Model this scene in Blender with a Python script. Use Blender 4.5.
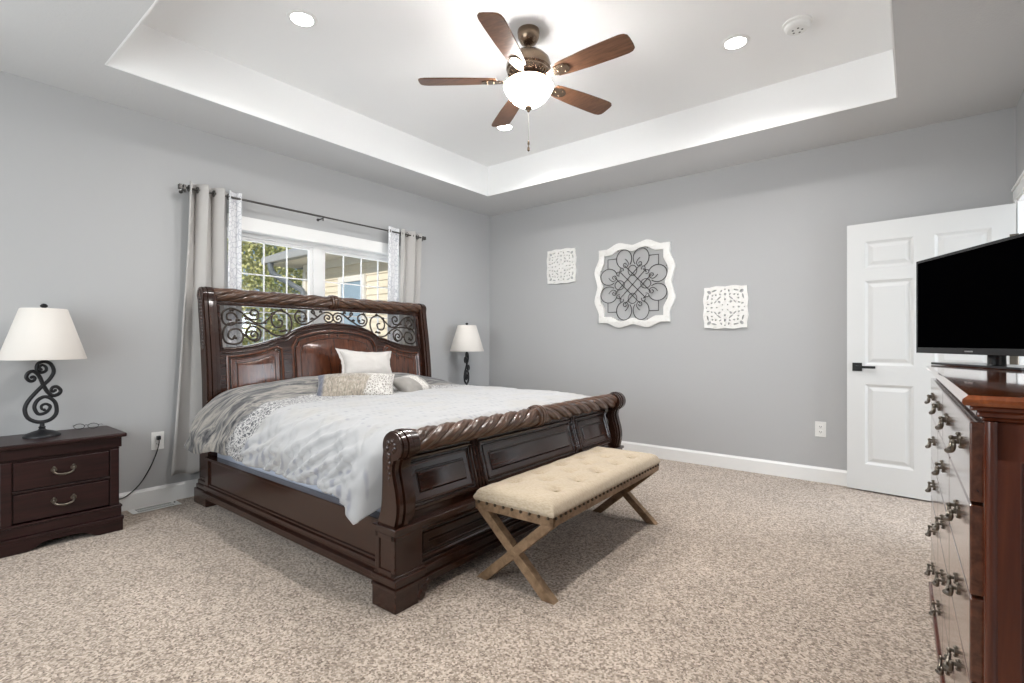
import bpy, bmesh, math, random
from math import sin, cos, pi, radians as R
from mathutils import Vector, Matrix, noise

random.seed(7)
sc = bpy.context.scene
for o in list(bpy.data.objects):
    bpy.data.objects.remove(o)
C = sc.collection

# ------------------------------------------------------------ camera, world, lights, exposure
cam_d = bpy.data.cameras.new('camera')
cam_d.sensor_width = 36
cam_d.lens = 503.2 / 1024 * 36
cam_d.shift_y = 1.29 / 1024
cam_d.clip_start = 0.05
cam = bpy.data.objects.new('camera', cam_d)
cam.location = (4.175, -4.774, 1.135)
cam.rotation_euler = (R(90), 0, R(38.603))
C.objects.link(cam)
sc.camera = cam

sc.view_settings.view_transform = 'Standard'
sc.view_settings.look = 'None'
sc.view_settings.gamma = 1
sc.view_settings.use_curve_mapping = False
sc.view_settings.exposure = 0.13

sc.cycles.diffuse_bounces = 8
world = bpy.data.worlds.new('world')
sc.world = world
world.use_nodes = True
wn = world.node_tree.nodes
wl = world.node_tree.links
sky = wn.new('ShaderNodeTexSky')
sky.sky_type = 'HOSEK_WILKIE'
sky.sun_direction = Vector((0.22, -0.82, 0.53)).normalized()
sky.turbidity = 3.0
sky.ground_albedo = 0.4
wl.new(sky.outputs['Color'], wn['Background'].inputs['Color'])
wn['Background'].inputs['Strength'].default_value = 2.6


def lamp(name, kind, loc, energy, color=(1, 1, 1), rot=(0, 0, 0), size=None, size_y=None, radius=None, angle=None, spread=None):
    d = bpy.data.lights.new(name, kind)
    d.energy = energy
    d.color = color
    if kind == 'AREA':
        if size_y:
            d.shape = 'RECTANGLE'
            d.size = size
            d.size_y = size_y
        else:
            d.shape = 'DISK'
            d.size = size
        if spread:
            d.spread = spread
    if kind == 'SUN':
        d.angle = angle
    if radius is not None:
        d.shadow_soft_size = radius
    o = bpy.data.objects.new(name, d)
    o.location = loc
    o.rotation_euler = rot
    C.objects.link(o)
    return o


sun = lamp('sun', 'SUN', (0, -12, 14), 3.4, (1, 0.93, 0.82), angle=R(1))
sun.rotation_euler = Vector((-0.22, 0.82, -0.53)).to_track_quat('-Z', 'Y').to_euler()
# daylight through the bed window and hall window, plus an added fill
FILL_COL = (0.93, 0.97, 1.0)
lamp('daylight_bed_window', 'AREA', (-0.16, -2.30, 1.40), 12, (0.86, 0.93, 1.0), (0, R(-90), 0), 1.2, 1.8)
lamp('added_fill_near', 'AREA', (2.0, -6.05, 1.45), 64, FILL_COL, (R(90), 0, 0), 2.6, 1.7)  # added fill light behind the camera, outside a made-up opening
lamp('daylight_hall_window', 'AREA', (7.05, -0.55, 1.35), 125, (0.86, 0.93, 1.0), (0, R(90), 0), 1.9, 1.9)
# recessed ceiling lights
CANS = [(1.36, -3.23), (3.29, -1.39), (1.35, -1.34), (3.29, -3.23)]
for (cx, cy) in CANS:
    lamp('recessed_bulb', 'AREA', (cx, cy, 3.026), 16 if cx > 2 else 12, (1, 0.985, 0.965), (0, 0, 0), 0.11, spread=R(150))

# ------------------------------------------------------------ materials


def mat(name, color, rough=0.5, metal=0.0, coat=0.0, coat_rough=0.1, spec=0.5, sheen=0.0):
    m = bpy.data.materials.new(name)
    m.use_nodes = True
    b = m.node_tree.nodes['Principled BSDF']
    b.inputs['Base Color'].default_value = (*color, 1)
    b.inputs['Roughness'].default_value = rough
    b.inputs['Metallic'].default_value = metal
    b.inputs['Coat Weight'].default_value = coat
    b.inputs['Coat Roughness'].default_value = coat_rough
    b.inputs['Specular IOR Level'].default_value = spec
    b.inputs['Sheen Weight'].default_value = sheen
    return m


class N:
    """small node graph helper"""

    def __init__(self, m):
        self.m = m
        self.t = m.node_tree
        self.b = self.t.nodes['Principled BSDF']

    def new(self, kind, **kw):
        n = self.t.nodes.new(kind)
        for k, v in kw.items():
            if k in n.inputs:
                n.inputs[k].default_value = v
            else:
                setattr(n, k, v)
        return n

    def link(self, a, b):
        self.t.links.new(a, b)

    def coord(self, scale=(1, 1, 1), rot=(0, 0, 0)):
        tc = self.new('ShaderNodeTexCoord')
        mp = self.new('ShaderNodeMapping')
        mp.inputs['Scale'].default_value = scale
        mp.inputs['Rotation'].default_value = rot
        self.link(tc.outputs['Object'], mp.inputs['Vector'])
        return mp.outputs['Vector']

    def noise(self, vec, scale, detail=3, rough=0.55, dist=0.0):
        n = self.new('ShaderNodeTexNoise')
        n.inputs['Scale'].default_value = scale
        n.inputs['Detail'].default_value = detail
        n.inputs['Roughness'].default_value = rough
        n.inputs['Distortion'].default_value = dist
        self.link(vec, n.inputs['Vector'])
        return n.outputs['Fac']

    def ramp(self, fac, stops):
        r = self.new('ShaderNodeValToRGB')
        e = r.color_ramp.elements
        while len(e) < len(stops):
            e.new(0.5)
        for i, (p, c) in enumerate(stops):
            e[i].position = p
            e[i].color = (*c, 1) if len(c) == 3 else c
        self.link(fac, r.inputs['Fac'])
        return r.outputs['Color']

    def mix(self, fac, a, b, mode='MIX'):
        n = self.new('ShaderNodeMix', data_type='RGBA', blend_type=mode)
        if isinstance(fac, float):
            n.inputs[0].default_value = fac
        else:
            self.link(fac, n.inputs[0])
        for v, i in ((a, 6), (b, 7)):
            if isinstance(v, tuple):
                n.inputs[i].default_value = (*v, 1)
            else:
                self.link(v, n.inputs[i])
        return n.outputs[2]

    def math(self, op, a, b=None):
        n = self.new('ShaderNodeMath', operation=op)
        for v, i in ((a, 0), (b, 1)):
            if v is None:
                continue
            if isinstance(v, (int, float)):
                n.inputs[i].default_value = v
            else:
                self.link(v, n.inputs[i])
        return n.outputs[0]

    def color(self, sock):
        self.link(sock, self.b.inputs['Base Color'])

    def bump(self, h, strength, dist=0.01):
        n = self.new('ShaderNodeBump')
        n.inputs['Strength'].default_value = strength
        n.inputs['Distance'].default_value = dist
        self.link(h, n.inputs['Height'])
        self.link(n.outputs['Normal'], self.b.inputs['Normal'])
        return n


def wood(name, dark, light, rough=0.3, coat=0.4, stretch=(18, 1.2, 18), scale=1.0, spec=0.5):
    m = mat(name, light, rough, coat=coat, coat_rough=0.16, spec=spec)
    n = N(m)
    v = n.coord(stretch)
    f = n.noise(v, 2.2 * scale, 6, 0.6, 0.6)
    n.color(n.ramp(f, [(0.30, dark), (0.52, tuple((a + b) / 2 for a, b in zip(dark, light))), (0.75, light)]))
    g = n.noise(n.coord(tuple(s * 4 for s in stretch)), 3 * scale, 2)
    n.bump(g, 0.04, 0.003)
    return m


M = {}
M['wall'] = mat('wall_paint', (0.455, 0.458, 0.462), 0.75, spec=0.25)
n = N(M['wall'])
n.bump(n.noise(n.coord(), 160, 2), 0.06, 0.004)
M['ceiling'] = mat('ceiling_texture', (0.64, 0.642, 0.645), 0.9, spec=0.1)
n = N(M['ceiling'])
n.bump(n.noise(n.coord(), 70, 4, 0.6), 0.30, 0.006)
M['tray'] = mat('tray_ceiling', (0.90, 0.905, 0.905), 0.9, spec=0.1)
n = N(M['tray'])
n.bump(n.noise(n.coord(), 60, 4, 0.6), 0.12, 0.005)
M['trim'] = mat('white_trim', (0.84, 0.84, 0.83), 0.35)
M['door'] = mat('door_paint', (0.68, 0.685, 0.68), 0.4)
M['carpet'] = mat('carpet', (0.5, 0.4, 0.33), 0.95, spec=0.05, sheen=0.25)
n = N(M['carpet'])
cv = n.coord()
vc = n.new('ShaderNodeTexVoronoi', feature='F1')
vc.inputs['Scale'].default_value = 140
n.link(cv, vc.inputs['Vector'])
sp = n.new('ShaderNodeSeparateColor')
n.link(vc.outputs['Color'], sp.inputs[0])
f1 = n.noise(cv, 55, 3, 0.7)
f3 = n.noise(cv, 2.2, 3, 0.55, 0.4)
fs_ = n.math('ADD', n.math('MULTIPLY', sp.outputs[0], 0.6), n.math('MULTIPLY', f1, 0.5))
c = n.ramp(fs_, [(0.20, (0.145, 0.105, 0.079)), (0.40, (0.32, 0.252, 0.198)), (0.58, (0.455, 0.37, 0.30)), (0.82, (0.66, 0.56, 0.47))])
c = n.mix(0.5, c, n.ramp(f3, [(0.38, (0.80, 0.79, 0.78)), (0.62, (1, 1, 1))]), 'MULTIPLY')
n.color(c)
n.bump(fs_, 0.8, 0.010)
M['bedwood'] = wood('cherry_bed_wood', (0.014, 0.005, 0.003), (0.047, 0.0155, 0.0085), 0.24, 0.4, (16, 1.0, 16), 1.0, 0.35)
M['bedvert'] = wood('cherry_veneer', (0.035, 0.010, 0.005), (0.135, 0.042, 0.018), 0.18, 0.6, (22, 22, 1.2))
M['rope'] = wood('carved_rope_wood', (0.030, 0.013, 0.007), (0.125, 0.058, 0.030), 0.30, 0.35, (20, 4, 20))
M['bedpost'] = wood('cherry_post_wood', (0.016, 0.0055, 0.003), (0.042, 0.014, 0.007), 0.22, 0.45, (10, 10, 0.8), 1.0, 0.4)
M['groove_shade'] = mat('painted_groove_shade', (0.014, 0.006, 0.004), 0.28, coat=0.3)  # dark tone that paints the shade in the sunk panel grooves
M['nswood'] = wood('mahogany_nightstand', (0.010, 0.0035, 0.0035), (0.032, 0.010, 0.009), 0.36, 0.12, (20, 1.5, 20), 1.0, 0.3)
M['dresserwood'] = wood('cherry_dresser', (0.060, 0.011, 0.004), (0.115, 0.024, 0.007), 0.20, 0.5, (14, 14, 1.0))
M['drawerwood'] = wood('cherry_drawer', (0.050, 0.014, 0.007), (0.15, 0.05, 0.024), 0.13, 0.8, (20, 1.2, 20))
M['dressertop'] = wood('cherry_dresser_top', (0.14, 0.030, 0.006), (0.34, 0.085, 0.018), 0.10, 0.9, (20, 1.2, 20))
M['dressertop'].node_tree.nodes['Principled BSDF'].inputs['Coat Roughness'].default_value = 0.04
M['benchwood'] = wood('weathered_oak', (0.15, 0.090, 0.048), (0.34, 0.225, 0.135), 0.6, 0.0, (14, 14, 14), 0.8, 0.3)
M['fanblade'] = wood('walnut_blade', (0.085, 0.036, 0.017), (0.19, 0.085, 0.042), 0.38, 0.15, (3, 30, 30))
M['bronze'] = mat('oiled_bronze', (0.24, 0.175, 0.125), 0.24, 0.95)
M['pull'] = mat('antique_pewter', (0.16, 0.14, 0.115), 0.33, 1.0)
M['nail'] = mat('nailhead', (0.09, 0.07, 0.05), 0.4, 0.9)
M['iron'] = mat('black_iron', (0.014, 0.014, 0.016), 0.42, 0.3)
M['grille'] = mat('grille_iron', (0.045, 0.032, 0.024), 0.45, 0.5)
M['wire'] = mat('dark_wire', (0.030, 0.026, 0.024), 0.5, 0.4)
M['rod'] = mat('curtain_rod', (0.10, 0.095, 0.09), 0.35, 0.8)
M['blackplastic'] = mat('black_plastic', (0.012, 0.012, 0.013), 0.22)
M['screen'] = mat('screen_glass', (0.0006, 0.0006, 0.0008), 0.5, spec=0.0)
M['blackmetal'] = mat('black_metal', (0.012, 0.012, 0.012), 0.4, 0.5)
M['badge'] = mat('silver_badge', (0.5, 0.5, 0.5), 0.3, 0.8)
M['plate'] = mat('white_plastic', (0.80, 0.80, 0.78), 0.35)
M['slot'] = mat('dark_slot', (0.05, 0.05, 0.05), 0.6)
M['artwhite'] = mat('distressed_white', (0.80, 0.785, 0.755), 0.7)
n = N(M['artwhite'])
n.color(n.ramp(n.noise(n.coord(), 26, 5, 0.7), [(0.22, (0.45, 0.40, 0.34)), (0.34, (0.76, 0.74, 0.71)), (0.5, (0.82, 0.81, 0.785))]))
M['shade'] = mat('lampshade_linen', (0.74, 0.70, 0.655), 0.85, spec=0.1)
n = N(M['shade'])
n.bump(n.noise(n.coord((1, 1, 6)), 190, 2), 0.15, 0.002)
M['curtain'] = mat('curtain_taupe', (0.47, 0.455, 0.44), 0.9, spec=0.1, sheen=0.2)
n = N(M['curtain'])
n.bump(n.noise(n.coord(), 260, 2), 0.1, 0.002)
M['curtainw'] = mat('curtain_trellis', (0.8, 0.8, 0.8), 0.9, spec=0.1)
n = N(M['curtainw'])
w = n.new('ShaderNodeTexVoronoi', feature='DISTANCE_TO_EDGE')
w.inputs['Scale'].default_value = 34
n.link(n.coord((1, 1, 0.75)), w.inputs['Vector'])
n.color(n.ramp(w.outputs['Distance'], [(0.03, (0.55, 0.56, 0.60)), (0.09, (0.76, 0.765, 0.78))]))
M['sheet'] = mat('pale_blue_sheet', (0.56, 0.60, 0.70), 0.85, spec=0.1)
M['whitepillow'] = mat('white_cotton', (0.58, 0.555, 0.53), 0.9, spec=0.1, sheen=0.2)
n = N(M['whitepillow'])
n.bump(n.noise(n.coord(), 14, 3), 0.25, 0.02)
M['linen'] = mat('natural_linen', (0.72, 0.60, 0.45), 0.92, spec=0.1, sheen=0.2)
n = N(M['linen'])
f = n.noise(n.coord((1, 6, 1)), 60, 3)
n.color(n.ramp(f, [(0.35, (0.40, 0.32, 0.225)), (0.6, (0.50, 0.415, 0.31))]))
n.bump(n.noise(n.coord(), 240, 2), 0.2, 0.002)

# comforter: grey marbled band at the head, lace scroll band, cream quilted field
M['comforter'] = mat('comforter', (0.8, 0.77, 0.72), 0.9, spec=0.1, sheen=0.25)
n = N(M['comforter'])
tc = n.new('ShaderNodeTexCoord')
sx = n.new('ShaderNodeSeparateXYZ')
n.link(tc.outputs['Object'], sx.inputs[0])
vec = n.coord()
wob = n.math('MULTIPLY', n.math('SUBTRACT', n.noise(vec, 3.2, 3), 0.5), 0.22)
xx = n.math('ADD', sx.outputs['X'], wob)
yb = n.math('SUBTRACT', n.math('MULTIPLY', n.math('ABSOLUTE', sx.outputs['Y']), -0.10), -1.005)   # bands bend towards the head at the sides
xx = n.math('ADD', xx, yb)
mar = n.noise(n.coord((6, 1.2, 1.6)), 2.2, 6, 0.65, 1.6)
grey = n.ramp(mar, [(0.37, (0.032, 0.033, 0.038)), (0.47, (0.13, 0.127, 0.127)), (0.57, (0.33, 0.305, 0.27)), (0.66, (0.09, 0.09, 0.095))])
vo = n.new('ShaderNodeTexVoronoi', feature='DISTANCE_TO_EDGE')
vo.inputs['Scale'].default_value = 46
dv = n.new('ShaderNodeMix', data_type='VECTOR')
nz = n.new('ShaderNodeTexNoise')
nz.inputs['Scale'].default_value = 18
n.link(vec, nz.inputs['Vector'])
dv.inputs[0].default_value = 0.07
n.link(vec, dv.inputs[4])
n.link(nz.outputs['Color'], dv.inputs[5])
n.link(dv.outputs[1], vo.inputs['Vector'])
lace = n.ramp(vo.outputs['Distance'], [(0.05, (0.52, 0.51, 0.50)), (0.10, (0.40, 0.39, 0.38)), (0.15, (0.12, 0.12, 0.13))])
wv = n.new('ShaderNodeTexVoronoi', feature='F1')
wv.inputs['Scale'].default_value = 15
wv.inputs['Randomness'].default_value = 0.25
n.link(n.coord((1, 1.6, 0.2)), wv.inputs['Vector'])
cream = n.ramp(wv.outputs['Distance'], [(0.16, (0.28, 0.285, 0.315)), (0.34, (0.40, 0.40, 0.405))])
fl = n.noise(vec, 4, 2)
cream = n.mix(n.ramp(fl, [(0.48, (0, 0, 0)), (0.66, (0.7, 0.7, 0.7))]), cream, (0.40, 0.385, 0.36))
k1 = n.new('ShaderNodeMapRange')
k1.inputs['From Min'].default_value = 0.44
k1.inputs['From Max'].default_value = 0.48
n.link(xx, k1.inputs['Value'])
k2 = n.new('ShaderNodeMapRange')
k2.inputs['From Min'].default_value = 0.70
k2.inputs['From Max'].default_value = 0.74
n.link(xx, k2.inputs['Value'])
c = n.mix(k1.outputs[0], grey, lace)
n.color(n.mix(k2.outputs[0], c, cream))
n.bump(n.noise(n.coord((1, 1.4, 1)), 16, 4, 0.6), 0.10, 0.02)

M['champagne'] = mat('champagne_ruched', (0.42, 0.36, 0.28), 0.6, sheen=0.4)
n = N(M['champagne'])
tc = n.new('ShaderNodeTexCoord')
sx = n.new('ShaderNodeSeparateXYZ')
n.link(tc.outputs['Object'], sx.inputs[0])
body = n.ramp(n.noise(n.coord((3, 1, 1)), 26, 4, 0.65, 0.8), [(0.36, (0.17, 0.145, 0.115)), (0.52, (0.32, 0.275, 0.22)), (0.68, (0.46, 0.41, 0.34))])
vo = n.new('ShaderNodeTexVoronoi', feature='DISTANCE_TO_EDGE')
vo.inputs['Scale'].default_value = 55
n.link(n.coord(), vo.inputs['Vector'])
lc = n.ramp(vo.outputs['Distance'], [(0.05, (0.58, 0.56, 0.53)), (0.12, (0.50, 0.47, 0.43)), (0.18, (0.24, 0.22, 0.20))])
xw = n.math('ADD', sx.outputs['X'], n.math('MULTIPLY', n.noise(n.coord(), 7, 1), 0.12))
k = n.new('ShaderNodeMapRange')
k.inputs['From Min'].default_value = 0.135
k.inputs['From Max'].default_value = 0.155
n.link(xw, k.inputs['Value'])
kd = n.new('ShaderNodeMapRange')
kd.inputs['From Min'].default_value = -0.235
kd.inputs['From Max'].default_value = -0.215
n.link(sx.outputs['X'], kd.inputs['Value'])
c = n.mix(kd.outputs[0], (0.10, 0.11, 0.15), body)
n.color(n.mix(k.outputs[0], c, lc))
n.bump(n.noise(n.coord((3, 1, 1)), 30, 3), 0.5, 0.01)
M['taupe'] = mat('taupe_pillow', (0.25, 0.235, 0.215), 0.75, sheen=0.3)
n = N(M['taupe'])
tc = n.new('ShaderNodeTexCoord')
sx = n.new('ShaderNodeSeparateXYZ')
n.link(tc.outputs['Object'], sx.inputs[0])
band = n.math('ABSOLUTE', n.math('SUBTRACT', n.math('ADD', sx.outputs['X'], n.math('MULTIPLY', sx.outputs['Y'], 0.5)), 0.01))
kb = n.new('ShaderNodeMapRange')
kb.inputs['From Min'].default_value = 0.05
kb.inputs['From Max'].default_value = 0.065
n.link(band, kb.inputs['Value'])
vo = n.new('ShaderNodeTexVoronoi', feature='DISTANCE_TO_EDGE')
vo.inputs['Scale'].default_value = 46
n.link(n.coord(), vo.inputs['Vector'])
lc = n.ramp(vo.outputs['Distance'], [(0.05, (0.66, 0.64, 0.60)), (0.2, (0.45, 0.42, 0.39))])
n.color(n.mix(kb.outputs[0], lc, (0.25, 0.235, 0.215)))


def emit(name, color, strength):
    m = mat(name, color, 0.5)
    b = m.node_tree.nodes['Principled BSDF']
    b.inputs['Emission Color'].default_value = (*color, 1)
    b.inputs['Emission Strength'].default_value = strength
    return m


M['bowl'] = emit('glowing_bowl_glass', (1.0, 0.978, 0.955), 80)
M['led'] = emit('glowing_led_lens', (1.0, 0.97, 0.93), 30)
M['glass'] = bpy.data.materials.new('window_glass')
M['glass'].use_nodes = True
t = M['glass'].node_tree
t.nodes.clear()
out = t.nodes.new('ShaderNodeOutputMaterial')
mx = t.nodes.new('ShaderNodeMixShader')
tr = t.nodes.new('ShaderNodeBsdfTransparent')
gl = t.nodes.new('ShaderNodeBsdfGlossy')
gl.inputs['Roughness'].default_value = 0.02
mx.inputs[0].default_value = 0.06
t.links.new(tr.outputs[0], mx.inputs[1])
t.links.new(gl.outputs[0], mx.inputs[2])
t.links.new(mx.outputs[0], out.inputs['Surface'])
M['leaf'] = mat('tree_leaf', (0.30, 0.36, 0.10), 0.6)
n = N(M['leaf'])
n.color(n.ramp(n.noise(n.coord(), 1.6, 3), [(0.34, (0.30, 0.36, 0.11)), (0.50, (0.62, 0.62, 0.25)), (0.66, (0.85, 0.82, 0.48))]))
M['bark'] = mat('bark', (0.10, 0.075, 0.055), 0.9)
M['siding'] = mat('cream_siding', (0.80, 0.73, 0.60), 0.7)
M['soffit'] = mat('white_soffit', (0.85, 0.83, 0.79), 0.6)
M['shingle'] = mat('grey_shingles', (0.42, 0.44, 0.47), 0.9)
M['gutter'] = mat('white_gutter', (0.42, 0.44, 0.47), 0.5)
M['downspout'] = mat('slate_downspout', (0.17, 0.20, 0.24), 0.5)
M['grass'] = mat('lawn', (0.34, 0.32, 0.25), 0.9)
M['winblue'] = mat('window_reflect', (0.30, 0.42, 0.55), 0.1)

# ------------------------------------------------------------ mesh helpers


def catmull(pts, n=6, closed=False):
    P = [Vector(p) for p in pts]
    m = len(P)
    out = []
    segs = m if closed else m - 1
    for i in range(segs):
        if closed:
            a, b, c_, d = P[(i - 1) % m], P[i], P[(i + 1) % m], P[(i + 2) % m]
        else:
            a, b, c_, d = P[max(i - 1, 0)], P[i], P[i + 1], P[min(i + 2, m - 1)]
        for k in range(n):
            t_ = k / n
            out.append(0.5 * ((2 * b) + (-a + c_) * t_ + (2 * a - 5 * b + 4 * c_ - d) * t_ ** 2 + (-a + 3 * b - 3 * c_ + d) * t_ ** 3))
    if not closed:
        out.append(P[-1])
    return out


class B:
    def __init__(self, xf=None):
        self.v = []
        self.f = []
        self.xf = xf

    def add(self, vs, fs, xf=None):
        o = len(self.v)
        for p in vs:
            p = Vector(p)
            if xf:
                p = xf(p)
            if self.xf:
                p = self.xf(p)
            self.v.append(p)
        self.f += [tuple(i + o for i in q) for q in fs]
        return self

    def box(self, x0, x1, y0, y1, z0, z1, xf=None):
        vs = [(x, y, z) for z in (z0, z1) for y in (y0, y1) for x in (x0, x1)]
        fs = [(0, 2, 3, 1), (4, 5, 7, 6), (0, 1, 5, 4), (2, 6, 7, 3), (0, 4, 6, 2), (1, 3, 7, 5)]
        return self.add(vs, fs, xf)

    def prism(self, poly, axis, a, b):
        """poly 2D in the two other axes (in x,y,z order), extruded a..b along axis"""
        def p3(p, t_):
            q = list(p)
            q.insert('xyz'.index(axis), t_)
            return q
        m = len(poly)
        vs = [p3(p, a) for p in poly] + [p3(p, b) for p in poly]
        fs = [tuple(range(m)), tuple(reversed(range(m, 2 * m)))]
        fs += [(i, i + m, (i + 1) % m + m, (i + 1) % m) for i in range(m)]
        return self.add(vs, fs)

    def grid(self, fn, nu, nv, cu=False, cv_=False):
        vs = [fn(i / (nu if cu else nu - 1), j / (nv if cv_ else nv - 1)) for i in range(nu) for j in range(nv)]
        fs = []
        for i in range(nu if cu else nu - 1):
            for j in range(nv if cv_ else nv - 1):
                i2, j2 = (i + 1) % nu, (j + 1) % nv
                fs.append((i * nv + j, i2 * nv + j, i2 * nv + j2, i * nv + j2))
        return self.add(vs, fs)

    def lathe(self, prof, c_=(0, 0, 0), seg=32, axis='z'):
        m = len(prof)
        vs = []
        for k in range(seg):
            a = 2 * pi * k / seg
            for (r, h) in prof:
                p = {'z': (r * cos(a), r * sin(a), h), 'y': (r * cos(a), h, r * sin(a)), 'x': (h, r * cos(a), r * sin(a))}[axis]
                vs.append((p[0] + c_[0], p[1] + c_[1], p[2] + c_[2]))
        fs = []
        for k in range(seg):
            k2 = (k + 1) % seg
            for j in range(m - 1):
                fs.append((k * m + j, k2 * m + j, k2 * m + j + 1, k * m + j + 1))
        if prof[0][0] > 1e-5:
            fs.append(tuple(k * m for k in reversed(range(seg))))
        if prof[-1][0] > 1e-5:
            fs.append(tuple(k * m + m - 1 for k in range(seg)))
        return self.add(vs, fs)

    def tube(self, path, r, seg=8, closed=False, flat=1.0, up=None):
        P = [Vector(p) for p in path]
        m = len(P)
        rad = r if isinstance(r, (list, tuple)) else [r] * m
        tans = []
        for i in range(m):
            if closed:
                d = P[(i + 1) % m] - P[i - 1]
            else:
                d = P[min(i + 1, m - 1)] - P[max(i - 1, 0)]
            tans.append(d.normalized() if d.length > 1e-9 else Vector((0, 0, 1)))
        ref = Vector(up) if up else (Vector((0, 0, 1)) if abs(tans[0].z) < 0.9 else Vector((1, 0, 0)))
        nrm = (ref - tans[0] * ref.dot(tans[0])).normalized()
        vs = []
        for i in range(m):
            nrm = nrm - tans[i] * nrm.dot(tans[i])
            nrm = nrm.normalized() if nrm.length > 1e-6 else tans[i].orthogonal().normalized()
            bn = tans[i].cross(nrm)
            for k in range(seg):
                a = 2 * pi * k / seg
                vs.append(P[i] + (nrm * cos(a) * flat + bn * sin(a)) * rad[i])
        fs = []
        for i in range(m if closed else m - 1):
            i2 = (i + 1) % m
            for k in range(seg):
                k2 = (k + 1) % seg
                fs.append((i * seg + k, i * seg + k2, i2 * seg + k2, i2 * seg + k))
        if not closed:
            fs.append(tuple(reversed(range(seg))))
            fs.append(tuple(range((m - 1) * seg, m * seg)))
        return self.add(vs, fs)

    def ball(self, c_, r, seg=14, sx=1, sy=1, sz=1):
        c_ = Vector(c_)
        prof = [(r * sin(pi * i / 8), -r * cos(pi * i / 8)) for i in range(9)]
        prof[0] = (0, -r)
        prof[-1] = (0, r)
        vs, fs = [], []
        m = len(prof)
        for k in range(seg):
            a = 2 * pi * k / seg
            vs += [(c_.x + q * cos(a) * sx, c_.y + q * sin(a) * sy, c_.z + h * sz) for q, h in prof]
        for k in range(seg):
            k2 = (k + 1) % seg
            fs += [(k * m + j, k2 * m + j, k2 * m + j + 1, k * m + j + 1) for j in range(m - 1)]
        return self.add(vs, fs)

    def beam(self, p, q, w, h, up=(0, 0, 1)):
        """rectangular bar from p to q: width w across, height h along up"""
        p, q = Vector(p), Vector(q)
        d = (q - p).normalized()
        s = d.cross(Vector(up)).normalized()
        u = s.cross(d).normalized()
        vs = []
        for e in (p, q):
            for a, b in ((-1, -1), (1, -1), (1, 1), (-1, 1)):
                vs.append(e + s * (a * w / 2) + u * (b * h / 2))
        return self.add(vs, [(0, 1, 2, 3), (7, 6, 5, 4), (0, 4, 5, 1), (1, 5, 6, 2), (2, 6, 7, 3), (3, 7, 4, 0)])


def plate(loops, depth, bevel=0.0, cuts=None):
    """flat plate in x,y with holes (loops[0] outer), thickness along z centred on 0; cuts: y levels to slice at"""
    cd = bpy.data.curves.new('tmp', 'CURVE')
    cd.dimensions = '2D'
    cd.fill_mode = 'BOTH'
    cd.extrude = max(depth / 2 - bevel, 0.0001)
    cd.bevel_depth = bevel
    cd.bevel_resolution = 1
    cd.offset = -bevel
    for lp in loops:
        s = cd.splines.new('POLY')
        s.points.add(len(lp) - 1)
        for p, q in zip(s.points, lp):
            p.co = (q[0], q[1], 0, 1)
        s.use_cyclic_u = True
    ob = bpy.data.objects.new('tmp', cd)
    C.objects.link(ob)
    dg = bpy.context.evaluated_depsgraph_get()
    me = bpy.data.meshes.new_from_object(ob.evaluated_get(dg))
    bpy.data.objects.remove(ob)
    bpy.data.curves.remove(cd)
    bm = bmesh.new()
    bm.from_mesh(me)
    bpy.data.meshes.remove(me)
    bmesh.ops.remove_doubles(bm, verts=bm.verts, dist=1e-5)
    for h in (cuts or []):
        bmesh.ops.bisect_plane(bm, geom=bm.verts[:] + bm.edges[:] + bm.faces[:], plane_co=(0, h, 0), plane_no=(0, 1, 0))
    vs = [v.co.copy() for v in bm.verts]
    bm.verts.index_update()
    fs = [tuple(v.index for v in f_.verts) for f_ in bm.faces]
    bm.free()
    return vs, fs


ORG = {}      # object -> world origin used to make its children's coordinates local


def fin(b, name, m, parent=None, origin=None, smooth=35, bevel=None, local=False, sub=0, solid=None):
    me = bpy.data.meshes.new(name)
    o0 = Vector((0, 0, 0))
    if parent is not None and not local:
        o0 = ORG.get(parent.name_full, Vector((0, 0, 0)))
    if origin is not None:
        o0 = Vector(origin)
    me.from_pydata([v - o0 for v in b.v], [], b.f)
    bm = bmesh.new()
    bm.from_mesh(me)
    bmesh.ops.recalc_face_normals(bm, faces=bm.faces)
    bm.to_mesh(me)
    bm.free()
    ms = m if isinstance(m, (list, tuple)) else [m]
    for q in ms:
        me.materials.append(q)
    if smooth:
        me.polygons.foreach_set('use_smooth', [True] * len(me.polygons))
        me.set_sharp_from_angle(angle=R(smooth))
    o = bpy.data.objects.new(name, me)
    C.objects.link(o)
    if parent is not None:
        o.parent = parent
        ORG[o.name_full] = o0
    elif origin is not None:
        o.location = origin
        ORG[o.name_full] = o0
    if solid:
        md = o.modifiers.new('thickness', 'SOLIDIFY')
        md.thickness = solid
        md.offset = 0
    if bevel:
        md = o.modifiers.new('bevel', 'BEVEL')
        md.width = bevel
        md.segments = 2
        md.limit_method = 'ANGLE'
        md.angle_limit = R(40)
    if sub:
        md = o.modifiers.new('subd', 'SUBSURF')
        md.levels = md.render_levels = sub
    return o


def tag(o, label, cat, group=None):
    o['label'] = label
    o['category'] = cat
    if group:
        o['group'] = group
    return o


def thing(name, label, cat, loc=(0, 0, 0), rz=0.0, group=None, local=False):
    o = bpy.data.objects.new(name, None)
    o.empty_display_size = 0.1
    C.objects.link(o)
    o.location = loc
    o.rotation_euler = (0, 0, rz)
    ORG[o.name_full] = Vector((0, 0, 0)) if local else Vector(loc)
    return tag(o, label, cat, group)


def struct(b, name, m, **k):
    o = fin(b, name, m, **k)
    o['kind'] = 'structure'
    return o


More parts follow.
